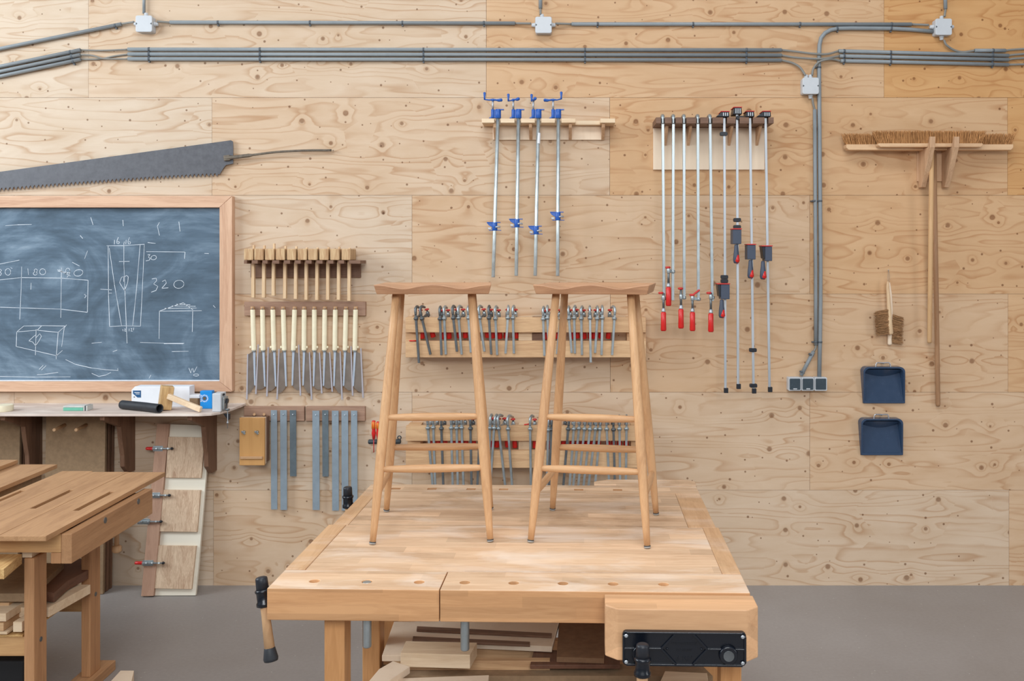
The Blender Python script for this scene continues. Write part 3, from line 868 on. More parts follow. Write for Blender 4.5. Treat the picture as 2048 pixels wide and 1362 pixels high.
def cable(pts, label, r=.0058, off=.016, offs=None, group='grey cables between the conduits'):
    w = [W(x, y, (offs[i] if offs else off)) for i, (x, y) in enumerate(pts)]
    MB().tube(spline(w, 8), r, 12).build('cable', M['cable'], None, label=label, cat='cable', group=group)

conduit([(-160, 131), (0, 97.5), (243, 48)], 'sloping top conduit left of the leftmost junction box', [(231, 51)])
for i, (y0, y1, n) in enumerate(((133, 99.8, 'upper'), (143.2, 109.4, 'middle'), (152.8, 118.6, 'lower'))):
    conduit([(-160, y0 + 22), (0, y0), (161, y1)], n + ' one of the three sloping conduits at the left edge', [(141 + 3 * i, y1 + 4.4)])
conduit([(340, 44.5), (1030, 46.5)], 'top horizontal conduit between the left and middle junction boxes', [(436, 45), (620, 45), (805, 45.5), (968, 46)])
conduit([(1143, 48), (1823, 48.5)], 'top horizontal conduit between the middle and right junction boxes', [(1195, 48), (1386, 48), (1600, 48), (1783, 48.5)])
for i, (y0, y1, n) in enumerate(((98.6, 100, 'upper'), (108.2, 110.5, 'middle'), (117.8, 120.5, 'lower'))):
    conduit([(256, y0), (1563, y1)], n + ' one of the three long conduits across the wall', [(x, y0 + (y1 - y0) * (x - 256) / 1307) for x in (298, 520, 847, 1170, 1493)])
for i, (y0, y1, n) in enumerate(((102, 111, 'upper'), (112, 119.5, 'middle'), (121.5, 129.5, 'lower'))):
    conduit([(1677 + 2 * i, y0), (2017, y1)], n + ' one of the three conduits at the right edge of the wall', [(x, y0 + (y1 - y0) * (x - 1677) / 340) for x in (1688, 1781, 1985)])
conduit([(1949, 101), (2011, 101)], 'short conduit piece below the rightmost junction box', [(1986, 101)])
bend = [(1866, 63), (1820, 59), (1780, 57), (1700, 56.5), (1675, 57), (1661, 60), (1650, 66), (1642, 76), (1639, 90), (1638, 120), (1639, 250), (1641, 500), (1641, 600), (1640, 680), (1638.5, 756)]
conduit(bend, 'bent conduit dropping from the rightmost junction box to the socket block', [(1782, 57), (1674, 57), (1638, 135), (1640, 402), (1640, 684)], .0108, off=.0165)
conduit([(1629.5, 219), (1630.5, 400), (1631.5, 600), (1631.5, 690)], 'straight vertical conduit below the lower right junction box', [(1628.5, 402), (1631, 684)])
conduit([(1627, 703), (1602, 751)], 'short slanted conduit ending at the socket block', [(1621, 709), (1603, 744)])
conduit([(288, -30), (288, 27)], 'upright conduit above the leftmost junction box', [], .0078)
conduit([(1081, -30), (1081, 17)], 'upright conduit above the middle junction box', [])
conduit([(1890, -30), (1891, 18)], 'upright conduit above the rightmost junction box', [])
bo = .030
cable([(243, 48), (255, 46), (268, 44)], 'short cable entering the leftmost junction box from the left', offs=[.016, .022, bo])
cable([(314, 43), (328, 44), (342, 45)], 'short cable leaving the leftmost junction box to the right', offs=[bo, .022, .016])
cable([(1030, 46.5), (1062, 47)], 'short cable entering the middle junction box from the left', offs=[.016, bo])
cable([(1111, 47), (1143, 48)], 'short cable leaving the middle junction box to the right', offs=[bo, .016])
cable([(1081, 17), (1081, 29)], 'short cable entering the middle junction box from above', offs=[.016, bo])
cable([(1823, 48.5), (1858, 50)], 'short cable entering the rightmost junction box from the left', offs=[.016, bo])
cable([(1891, 18), (1889, 33)], 'short cable entering the rightmost junction box from above', offs=[.016, bo])
cable([(1888, 80), (1893, 90), (1908, 100), (1926, 104), (1949, 101)], 'curved cable hanging below the rightmost junction box', offs=[bo, .03, .02, .016, .016])
cable([(161, 99.8), (205, 101), (256, 98.8)], 'upper cable bridging the gap at the left conduits', off=.014, r=.0045)
cable([(161, 109.4), (185, 111), (205, 117), (230, 118), (256, 118)], 'middle cable crossing the gap at the left conduits', off=.018, r=.0045)
cable([(161, 119), (200, 118), (230, 112), (256, 108.5)], 'lower cable crossing the gap at the left conduits', off=.008, r=.0045)
cable([(1563, 100), (1590, 103), (1628, 107.5), (1655, 108), (1677, 102)], 'upper cable crossing in front of the bent conduit', offs=[.016, .02, .033, .033, .016])
cable([(1563, 110.5), (1590, 115), (1628, 117.5), (1650, 117), (1679, 112)], 'middle cable crossing in front of the bent conduit', offs=[.016, .02, .033, .033, .016])
cable([(1563, 120.5), (1585, 126), (1600, 135), (1611, 151)], 'cable curving down into the lower right junction box from the left', offs=[.016, .016, .022, bo])
cable([(1624, 151), (1627, 137), (1638, 124), (1655, 119), (1668, 119), (1681, 122)], 'cable arching from the lower right junction box to the right conduits', offs=[bo, .028, .036, .034, .02, .016])
cable([(1625, 196), (1626, 206), (1629.5, 221)], 'short cable below the lower right junction box', offs=[bo, .025, .016])
for i, (a, b, c_) in enumerate((((2011, 101), (2030, 99), (2100, 95)), ((2017, 111), (2033, 109), (2100, 104)), ((2017, 119.5), (2033, 117), (2100, 114)), ((2017, 129.5), (2033, 129), (2100, 127)))):
    cable([a, b, c_], ['topmost', 'second', 'third', 'lowest'][i] + ' of the four cables at the right edge of the wall')
cable([(1631.5, 690), (1631, 696), (1627, 703)], 'short cable where the vertical conduit kinks above the sockets')

def jbox(cx, cy, label, glands):
    q = W(cx, cy, .052)
    rt = empty('junction_box', label, 'junction box', (q.x, D, q.z), 'pale junction boxes on the wall')
    s_ = .0425
    pr = roundrect(q.x - s_, q.x + s_, q.z - s_, q.z + s_, .010)
    MB().prism([(x, D - .001, z) for x, z in pr], (0, -.036, 0)).build('body', M['jbox'], rt, .002)
    pr = roundrect(q.x - s_ - .0012, q.x + s_ + .0012, q.z - s_ - .0012, q.z + s_ + .0012, .010)
    lid = MB().prism([(x, D - .0375, z) for x, z in pr], (0, -.015, 0)).build('lid', M['jbox'], rt, .003)
    m = MB()
    for sg in (-1, 1):
        m.prism([(q.x + sg * (s_ - .001), D - .0524, q.z - .006), (q.x + sg * (s_ - .001), D - .0524, q.z + .006), (q.x + sg * (s_ - .009), D - .0524, q.z)], (0, -.0007, 0))
    m.build('lid_lock', M['darkgrey'], lid)
    for gx, gz in glands:
        d = Vector((1, 0, 0)) * (0 if abs(gz) == 1 else (1 if gx > 0 else -1))
        if abs(gz) == 1:
            a = Vector((q.x + gx * s_, D - .022, q.z + gz * s_)); d = Vector((0, 0, gz))
        else:
            a = Vector((q.x + gx * s_, D - .022, q.z + gz * s_)); d = Vector((gx, 0, 0))
        MB().tube([a, a + d * .006, a + d * .0065, a + d * .018, a + d * .022], [.0125, .0125, .0105, .0105, .007], 12).build('cable_gland', M['jbox'], rt)
jbox(287.5, 47.2, 'leftmost junction box on the wall, above the pit saw', [(-1, .15), (1, .1), (0, 1)])
jbox(1087, 49.7, 'middle junction box on the wall, above the blue pipe clamps', [(-1, .15), (1, .15), (-.2, 1)])
jbox(1887.7, 53.5, 'rightmost junction box on the wall, above the brooms', [(-1, .15), (1, .15), (0, 1), (0, -1)])
jbox(1621.6, 171.5, 'lower right junction box above the vertical conduits', [(-.4, 1), (.15, 1), (.15, -1)])

def sockets():
    q = W(1616, 769, .05)
    rt = empty('socket_block', 'three-gang grey wall socket block with dark hinged lids', 'socket', (q.x, D, q.z))
    k = (D - .05) / F
    x0, x1, z1, z0 = (1577 - VX) * k, (1655 - VX) * k, H - (755 - VY) * k, H - (782 - VY) * k
    w = (x1 - x0) / 3
    for i in range(3):
        a = x0 + i * w + .0008; b = x0 + (i + 1) * w - .0008
        MB().prism([(x, D - .001, z) for x, z in roundrect(a, b, z0, z1, .006)], (0, -.045, 0)).build('housing', M['jbox'], rt, .002)
        ld = MB().prism([(x, D - .0462, z) for x, z in roundrect(a + .006, b - .006, z0 + .007, z1 - .006, .004)], (0, -.007 if i < 2 else -.004, 0)).build('lid', M['socketdark'], rt, .0015)
        if i < 2: MB().obox(((a + b) / 2, D - .0545, z0 + .012), (.02, .002, .005)).build('lid_grip', M['jbox'], ld)
sockets()

# ------------------------------------------------------------------ big pit saw
def pit_saw():
    rt = empty('pit_saw', 'long rusty pit saw blade with an iron rod handle above the chalkboard', 'saw', W(300, 320, .0))
    y = D - .020
    top = [(-170, 366), (0, 343.5), (230, 312), (462, 280.5)]
    rt_ = [(466, 283), (466.5, 327), (452, 330), (447, 336), (439, 349)]
    n = 64; bot = []
    def edge(x):
        return 348 + (439 - x) * (.0) + 30 * ((439 - x) / 439) ** 1.25 if x > 0 else 378 + (0 - x) * .09
    x = 436
    while x > -170:
        e = edge(x); st = 8.2
        bot += [(x, e), (x - 1.4, e + 4.6), (x - 4.6, e + 1.2), (x - 5.6, e - 2.2)]
        x -= st
    pts = top + rt_ + bot
    poly = [P(a, b, y) for a, b in pts]
    MB().prism(poly, (0, .0022, 0)).build('blade', M['sawsteel'], rt)
    MB().tube(spline([W(448, 316, .026), W(468, 314.5, .030), (W(513, 309, .034)), W(554, 304, .034), W(610, 301, .030), W(663, 300.5, .022)], 6),
              [.0105] + [.0100] * 10 + [.0062] * 20, 12, flat=(1, .55)).build('handle_rod', M['rodsteel'], rt)
    MB().obox(W(454, 316, .0255), (.034, .012, .030), Euler((0, R(-8), 0))).build('bracket', M['rodsteel'], rt, .003)
    MB().tube([W(666, 300.8, .002), W(666, 300.8, .032)], .0028, 8).build('nail', M['rodsteel'], rt)
    for a, b in ((455, 286), (120, 345)):
        MB().tube([W(a, b, .002), W(a, b, .017)], .003, 8).build('nail', M['dullsteel'], rt)
pit_saw()

# ------------------------------------------------------------------ chalkboard
def chalkboard():
    rt = empty('chalkboard', 'slate chalkboard in a wide wooden frame covered with chalk sketches', 'chalkboard', W(220, 784, 0))
    yf = D - .045; k = yf / F
    X = lambda px: (px - VX) * k
    Z = lambda py: H - (py - VY) * k
    xo, xi = X(464), X(438.5); zo1, zi1, zi0, zo0 = Z(392), Z(415), Z(763), Z(783.5)
    xl = X(-420)
    def fr(nm, poly, mat): MB().prism([(x, D - .001, z) for x, z in poly], (0, -.044, 0)).build(nm, M[mat], rt, .002)
    fr('frame_rail', [(xl, zo1), (xo, zo1), (xi, zi1), (xl, zi1)], 'frame')
    fr('frame_rail', [(xl, zo0), (xo, zo0), (xi, zi0), (xl, zi0)], 'frame')
    fr('frame_stile', [(xo + .0006, zo1 - .001), (xo + .0006, zo0 + .001), (xi + .0008, zi0 - .0002), (xi + .0008, zi1 + .0002)], 'frame_z')
    MB().box(xl, xi + .01, D - .020, D - .012, zi0 - .01, zi1 + .01).build('slate', M['slate'], rt)
    MB().box(xl, xi - .001, D - .032, D - .0205, zi0 + .0002, zi0 + .006).build('chalk_ledge', M['chalk'], rt, .001)
    ys = D - .0208
    rn = random.Random(5); sk_ = {}
    def pick(p):      # which sketch a stroke belongs to
        x, y = p
        if x < 515 and 425 < y < 740: k = 0
        elif x < 390 and 740 <= y < 965: k = 1
        elif 560 < x < 836 and 255 < y < 880: k = 2
        elif x > 850 and 600 < y < 850: k = 3
        elif x > 820 and 340 < y <= 600: k = 4
        elif y >= 860: k = 5
        else: k = 6
        return sk_.setdefault(k, MB())
    def Q(p): return P(p[0] / 2.8375, 380 + p[1] / 2.8375, ys)
    def stroke(pts, w=.0026):
        ch = pick(pts[0]); pts = [Q(p) for p in pts]
        for a, b in zip(pts, pts[1:]):
            d = (b - a)
            if d.length < 1e-5: continue
            n = max(1, int(d.length / .05)); nn = Vector((-d.z, 0, d.x)).normalized()
            prev = None
            for i in range(n + 1):
                c = a + d * i / n; ww = w * rn.uniform(.32, .62)
                cur = (ch.bm.verts.new(c + nn * ww), ch.bm.verts.new(c - nn * ww))
                if prev: ch._f([prev[0], cur[0], cur[1], prev[1]])
                prev = cur
    def ell(cx, cy, rx, ry, a0=0, a1=370, tilt=0):
        out = []
        for i in range(19):
            t = R(a0 + (a1 - a0) * i / 18); x, y = rx * math.cos(t), ry * math.sin(t); T = R(tilt)
            out.append((cx + x * math.cos(T) - y * math.sin(T), cy + x * math.sin(T) + y * math.cos(T)))
        stroke(out)
    for s_ in [
        [(650, 283), (649, 308)], [(672, 268), (663, 290), (664, 303), (674, 305), (678, 295), (666, 291)],
        [(705, 292), (705, 303)], [(716, 283), (714, 308)], [(735, 268), (726, 290), (728, 305), (738, 306), (742, 296), (730, 292)],
        [(605, 316), (700, 316), (820, 308)], [(614, 318), (616, 600), (622, 775)], [(622, 775), (700, 771), (797, 773)], [(819, 310), (808, 560), (797, 772)],
        [(620, 330), (650, 540), (690, 772)], [(703, 300), (703, 420), (710, 600), (721, 870)], [(795, 312), (775, 560), (753, 772)],
        [(675, 406), (735, 405)], [(707, 570), (690, 545), (679, 525), (690, 495), (703, 492), (702, 520)], [(707, 570), (725, 525), (728, 492), (716, 484), (703, 500)],
        [(838, 368), (852, 366), (842, 381), (852, 388), (847, 399), (828, 402)], [(838, 298), (860, 301), (883, 303)], [(830, 350), (1050, 352), (1047, 390)],
        [(862, 505), (886, 500), (889, 515), (872, 533), (896, 547), (885, 570), (858, 580)], [(920, 520), (938, 510), (944, 528), (918, 558), (955, 555)],
        [(903, 688), (970, 664), (1040, 640), (1095, 680)], [(905, 688), (1145, 685)], [(935, 672), (1115, 670)], [(975, 658), (1110, 660)], [(1000, 648), (1080, 652)],
        [(905, 688), (903, 845)], [(1094, 682), (1091, 805)],
        [(-300, 505), (0, 510), (120, 497), (350, 500), (500, 512), (496, 694), (345, 676), (0, 665), (-300, 668)], [(123, 435), (120, 560), (112, 735)], [(349, 440), (345, 725)], [(177, 527), (175, 565)],
        [(0, 448), (10, 456), (0, 466), (-8, 476), (2, 486), (9, 474), (0, 466)], [(158, 445), (162, 482)],
        [(325, 452), (400, 488)], [(328, 460), (390, 470)], [(335, 450), (380, 480)], [(397, 458), (395, 476), (380, 496)], [(478, 592), (490, 600), (480, 613)],
        [(95, 805), (210, 796), (330, 808), (320, 940), (92, 888), (95, 805)], [(95, 805), (135, 772), (250, 770), (370, 772), (330, 808)], [(378, 765), (362, 785)],
        [(364, 785), (350, 890)], [(355, 910), (318, 942)], [(319, 935), (319, 960)], [(205, 790), (201, 937)], [(203, 885), (185, 862), (164, 856), (190, 832), (203, 822)],
        [(203, 882), (220, 858), (235, 830), (226, 815), (205, 838)], [(210, 797), (235, 772)],
        [(697, 790), (699, 802)], [(706, 789), (713, 788), (707, 801), (716, 801)], [(733, 787), (733, 802)], [(742, 786), (750, 786), (743, 801), (753, 801)], [(759, 781), (758, 795)],
        [(372, 962), (430, 990), (520, 1010), (600, 1020), (668, 1024)], [(668, 1012), (670, 1026)], [(1072, 1010), (1083, 1040), (1088, 1014)], [(1093, 1012), (1100, 1036), (1118, 1002)],
        [(515, 155), (528, 198)], [(697, 170), (700, 205)], [(905, 183), (893, 205), (905, 258)], [(1015, 180), (1022, 235)], [(30, 203), (100, 197), (180, 195)],
        [(410, 410), (452, 432)], [(570, 563), (635, 567)], [(617, 585), (635, 585)], [(795, 865), (945, 870), (1045, 870)], [(930, 872), (1040, 873)],
        [(520, 1040), (560, 1058), (600, 1050), (630, 1035)], [(975, 917), (1070, 915)], [(1160, 360), (1185, 361)], [(222, 1018), (245, 995)], [(235, 1022), (262, 996)],
        [(210, 1048), (250, 1046), (330, 1035)], [(520, 870), (577, 864)], [(640, 918), (665, 908)], [(845, 1070), (857, 1050)], [(0, 420), (110, 398)], [(60, 440), (70, 446)],
        [(1210, 655), (1222, 668)], [(0, 1058), (200, 1062), (400, 1060)], [(455, 258), (470, 276)], [(480, 390), (497, 345)]]:
        stroke(s_)
    ell(872, 384, 16, 12, 20, 380, -15); ell(1015, 535, 29, 23, 0, 365, -10); ell(45, 465, 16, 19); ell(203, 457, 9, 9); ell(200, 474, 11, 9); ell(242, 464, 17, 17, 0, 365, -20)
    ell(385, 458, 12, 14); ell(445, 470, 26, 18, 0, 365, -15); ell(1113, 1050, 15, 6)
    for k in sorted(sk_): sk_[k].build('chalk_drawing', M['chalk'], rt)
    return rt
chalkboard()

# ------------------------------------------------------------------ shelf under the chalkboard and what lies on it
ZS = .973
def shelf():
    rt = empty('wall_shelf', 'long dusty wooden shelf under the chalkboard on bracket legs', 'shelf', (-3, D, ZS - .1))
    fy = 4.705
    pl = [(-5.0, D - .001), (-5.0, fy), (-1.80, fy), (-1.745, fy + .02), (-1.718, fy + .06), (-1.70, fy + .14), (-1.688, D - .06), (-1.688, D - .001)]
    MB().prism([(x, y, ZS - .012) for x, y in pl], (0, 0, .012)).build('shelf_board', M['shelfwood'], rt, .002)
    for xr in (-1.842, -2.278, -2.773, -3.27):
        zt = ZS - .0125
        prof = [(D - .001, zt), (fy + .02, zt), (fy + .02, zt - .022), (D - .165, zt - .085), (D - .150, zt - .16), (D - .128, zt - .24), (D - .125, zt - .30), (D - .07, zt - .345), (D - .001, zt - .345)]
        MB().prism([(xr - .024, y, z) for y, z in prof], (.024, 0, 0)).build('bracket', M['walnut_z'], rt, .002)
    return rt
shelf()
def on(px, y):  # x at distance y
    return (px - VX) / F * y
# roll of tape
MB().tube([(on(8, 4.80), 4.80, ZS), (on(8, 4.80), 4.80, ZS + .032)], .043, 32).build('tape_roll', M['tape'], None, .002, label='roll of masking tape at the left edge of the shelf', cat='tape')
def eraser():
    y = 4.80; x0, x1 = on(126, y), on(166, y)
    rt = empty('board_eraser', 'green board eraser with a grey felt end lying on the shelf', 'eraser', ((x0 + x1) / 2, y, ZS))
    MB().box(x0, x1, y, y + .06, ZS + .0005, ZS + .017).build('sponge', M['greenfoam'], rt, .002)
    MB().box(x0, x1, y, y + .06, ZS + .0172, ZS + .025).build('backing', M['greyfelt'], rt, .002)
    for i in range(3): MB().box(x1 + .0012 + i * .007, x1 + .007 + i * .007, y, y + .06, ZS + .0005, ZS + .027).build('felt_strip', [M['greyfelt'], M['dullsteel'], M['greyfelt']][i], rt, .001)
eraser()
# rubber hose
pts = spline([(on(241, 4.84), 4.86, ZS + .0235), (on(262, 4.83), 4.83, ZS + .0235), (on(290, 4.80), 4.79, ZS + .0235), (on(306, 4.78), 4.76, ZS + .0235), (on(321, 4.74), 4.73, ZS + .0235)], 6)
hs = MB().tube(pts, .0225, 24, cap=False)
hs.build('rubber_hose', M['rubber'], None, label='short black rubber hose lying in front of the white box', cat='hose').modifiers.new('s', 'SOLIDIFY').thickness = .004
def longbox():
    y = 4.93; x0, x1 = on(263, y), on(379, y)
    rt = empty('carton', 'long white carton with a small blue label behind the mallet', 'box', ((x0 + x1) / 2, y, ZS))
    zt = P(0, 773, y).z; c = .018
    MB().prism([(x0, y, ZS + .022), (x0 + c, y, ZS + .0005), (x1, y, ZS + .0005), (x1, y, zt), (x0 + c, y, zt), (x0, y, zt - c)], (0, .07, 0)).build('body', M['white'], rt, .001)
    a, b = P(266, 781, y), P(282, 795, y)
    MB().prism([(a.x, y - .0002, a.z), (b.x, y - .0002, a.z), (b.x, y - .0002, b.z), (b.x - .018, y - .0002, b.z), (a.x, y - .0002, a.z - .016)], (0, -.0008, 0)).build('label', M['printblue'], rt)
    m = MB()
    m.box(a.x + .008, b.x - .006, y - .0016, y - .0011, a.z - .012, a.z - .009); m.box(a.x + .014, b.x - .006, y - .0016, y - .0011, a.z - .019, a.z - .0165)
    m.build('label_bars', M['white'], rt)
    q = P(268.5, 794, y); MB().tube([(q.x, y - .0001, q.z), (q.x, y - .001, q.z)], .0028, 12).build('dot', M['darkgrey'], rt)
longbox()
def mallet_shelf():
    y = 4.80
    base = P(335, 815, y); base.z = ZS
    rt = empty('wooden_mallet', 'square-headed wooden mallet standing on its head on the shelf', 'mallet', base)
    # head: leaning block
    c = P(333.5, 791, 4.84); m3 = (Matrix.Rotation(R(28), 3, 'Z') @ Matrix.Rotation(R(7), 3, 'Y'))
    MB().obox((c.x - .004, 4.84, ZS + .0625), (.060, .075, .118), m3).build('head', M['malletwood'], rt, .004)
    a = Vector((c.x + .024, 4.80, ZS + .075)); b = P(402, 813.5, 4.755); b.z = ZS + .0145
    MB().beam(a, b, .020, .027).build('handle', M['pine'], rt, .003)
mallet_shelf()
def bluepack():
    y = 4.87; a = P(400, 782, y); b = P(424, 814, y)
    rt = empty('blister_pack', 'bright blue product pack with white printing beside the sharpener', 'packet', (a.x, y, ZS))
    zt = a.z
    MB().box(a.x, b.x, y, y + .035, ZS + .0003, zt).build('body', M['sky'], rt, .002)
    m = MB(); cx, cz = (a.x * .62 + b.x * .38), (zt + ZS) / 2 + .008
    for i in range(16):
        t0 = 2 * math.pi * i / 16
        m.obox((cx + .0165 * math.cos(t0), y - .0006, cz + .0165 * math.sin(t0)), (.0066, .0008, .003), Euler((0, -t0 + math.pi / 2 * 0, 0)))
    for i in range(5):
        m.box(a.x + .003, a.x + .0075, y - .001, y - .0002, cz - .018 + i * .008, cz - .0135 + i * .008)
    m.build('print', M['white'], rt)
    MB().tube([(cx, y - .0002, cz), (cx, y - .0008, cz)], .0095, 20).build('picture', M['rodsteel'], rt)
bluepack()
def sharpener():
    y = 4.765; a = P(424, 788, y); b = P(442, 820, y)
    rt = empty('pencil_sharpener', 'pale grey crank pencil sharpener clamped to the right end of the shelf', 'sharpener', (b.x, y, ZS))
    MB().box(a.x, b.x, y, y + .075, ZS + .0005, P(0, 787, y).z).build('housing', M['jbox'], rt, .004)
    q = P(449, 796, y + .04)
    MB().box(b.x + .0005, b.x + .012, y + .012, y + .07, ZS + .01, ZS + .072).build('gear_cover', M['zinc'], rt, .003)
    MB().tube([(b.x + .012, y + .045, ZS + .05), (b.x + .020, y + .045, ZS + .05)], .012, 18).build('crank_hub', M['black'], rt)
    MB().beam((b.x + .017, y + .04, ZS + .054), (b.x + .021, y + .005, ZS + .010), .006, .008).build('crank', M['black'], rt, .001)
    MB().tube([(b.x + .021, y + .005, ZS + .012), (b.x + .040, y + .003, ZS + .012)], .0055, 12).build('crank_knob', M['dullsteel'], rt)
    MB().tube([(b.x - .010, y + .035, ZS + .080), (b.x - .010, y + .035, ZS + .0875), (b.x - .01, y + .035, ZS + .089)], [.0175, .0155, .01], 20).build('dial', M['black'], rt)
    MB().prism([(b.x + .004, y + .02, ZS - .0125), (b.x + .034, y + .02, ZS - .0125), (b.x + .034, y + .02, ZS - .042), (b.x + .026, y + .02, ZS - .042)], (0, .02, 0)).build('clamp_foot', M['black'], rt, .001)
    MB().tube([(b.x + .027, y + .018, ZS + .006), (b.x + .027, y + .018, ZS - .050), (b.x + .027, y + .018, ZS - .051), (b.x + .027, y + .018, ZS - .060), (b.x + .027, y + .018, ZS - .061), (b.x + .027, y + .018, ZS - .085)],
              [.0024, .0024, .0055, .0055, .0018, .0018], 10).build('clamp_screw', M['steel'], rt)
sharpener()
qa = P(379, 784, 4.93)
MB().box(qa.x, qa.x + .052, 4.93, 4.99, ZS + .045, ZS + .062).build('paper_box', M['white'], None, .002, label='small white paper box behind the blue pack', cat='box')
MB().box(qa.x + .002, qa.x + .045, 4.925, 4.99, ZS + .0005, ZS + .0445).build('small_box', M['fibre'], None, .002, label='small brown and grey box under the white paper box', cat='box')

# ------------------------------------------------------------------ sheets and pegs below the shelf
def sheets(xl, xr, n, tag_):
    for i in range(n):
        th = .019; g = .0205
        y0 = D - .006 - (n - i) * g
        dark = i % 2
        o = MB().hexa([(xl + .004 * (i % 3), y0 - .03, .002), (xr - .003 * (i % 2), y0 - .03, .002), (xr - .003 * (i % 2), y0 + th - .03, .002), (xl + .004 * (i % 3), y0 + th - .03, .002),
                       (xl + .004 * (i % 3), y0, .925), (xr - .003 * (i % 2), y0, .925), (xr - .003 * (i % 2), y0 + th, .925), (xl + .004 * (i % 3), y0 + th, .925)])
        o.build('fibreboard_sheet', M['fibre'] if i == 0 else (M['fibre_edge'] if dark else M['walnut_z']), None, .0008,
                label=('%s fibreboard sheet in the %s stack leaning under the shelf' % (['front', 'second', 'third', 'fourth', 'rear'][i], tag_)), cat='board', group='sheets leaning under the shelf')
sheets(-2.695, -2.385, 5, 'right hand')
sheets(-3.25, -2.83, 5, 'left hand')
for i, (a, b) in enumerate((((-5, 849), (-24, 861)), ((129.5, 849.8), (107.8, 859.8)), ((172.5, 849.6), (151.6, 859.8)))):
    MB().tube([P(*a, 4.958), P(b[0] + 1, b[1], 4.80) , P(b[0], b[1], 4.795)], [.0088, .0088, .0075], 16).build('wooden_peg', M['handle_wood'], None,
        label=['wooden peg at the left edge of the photo under the shelf', 'left one of two wooden pegs in front of the fibreboard sheet', 'right one of two wooden pegs in front of the fibreboard sheet'][i], cat='peg', group='round pegs under the shelf')

# ------------------------------------------------------------------ glue-up jig leaning on the wall
def jig():
    rt = empty('glueing_jig', 'pale jig board with three ash panels and toggle clamps leaning on the wall', 'jig', (-2.05, 4.95, 0))
    BL, BR = PZ(282, 1192.4, .002), PZ(391, 1191.5, .002)
    TL, TR = P(314, 847.5, 5.045), P(414.5, 850.5, 5.045)
    BR.y = BL.y = 4.905; 
    N = (TR - BL).cross(TL - BR).normalized()
    if N.y > 0: N = -N
    def q(px, py, off):   # pixel on the leaning plane, lifted by off
        d = P(px, py, 1.0) - Vector((0, 0, H)); o = Vector((0, 0, H))
        t = (BL + N * off - o).dot(N) / d.dot(N)
        return o + d * t
    def pl(nm, pts, o0, o1, mat, bev=.001):
        MB().prism([q(x, y, o1) - N * (o1 - o0) for x, y in pts], N * (o1 - o0)).build(nm, M[mat], rt, bev)
    pl('base_board', [(298, 1191.5), (391, 1191), (397, 1130), (413, 940), (415, 868), (406, 851), (330, 848)], -.018, 0, 'jigwhite')
    pl('batten', [(282, 1192.4), (307, 1192), (338, 848), (314, 847.5)], .0005, .020, 'jigbrown')
    pl('ash_panel', [(331, 955.5), (402, 956), (409.5, 875), (336.5, 873.5)], .0005, .016, 'ash')
    pl('ash_panel', [(318, 1063), (394, 1064), (401, 980.5), (326, 979.5)], .0005, .016, 'ash')
    pl('ash_panel', [(308, 1177), (383, 1178.5), (392, 1092), (315, 1091)], .0005, .016, 'ash')
    for (x0, x1, y, hd) in ((292, 348, 897, 1), (286, 343, 990.5, 1), (258, 327, 1043, 1), (270, 331, 1126, 1)):
        o = .030
        A = lambda f, lift=0: q(x0 + (x1 - x0) * f, y, o + lift)
        c = MB(); c.beam(A(.22), A(.62), .010, .016, N); c.beam(A(.25, -.01), A(.6, -.01), .028, .004, N)
        c.beam(A(.55, .004), A(.95, -.002), .007, .008, N); c.tube([A(.36, -.008), A(.36, .014)], .005, 8); c.tube([A(.55, -.008), A(.55, .014)], .005, 8); c.tube([A(.78, -.006), A(.78, .012)], .0055, 8)
        cc = c.build('toggle_clamp', M['zinc'], rt, .0008)
        MB().tube([A(0, .002), A(.03, .002), A(.22, .002), A(.25, .002)], [.006, .0085, .0085, .006], 12).build('grip', M['red'], cc)
        MB().tube([A(.92, -.014), A(.92, .004), A(.97, .004)], [.007, .007, .004], 12).build('rubber_tip', M['black'], cc)
jig()
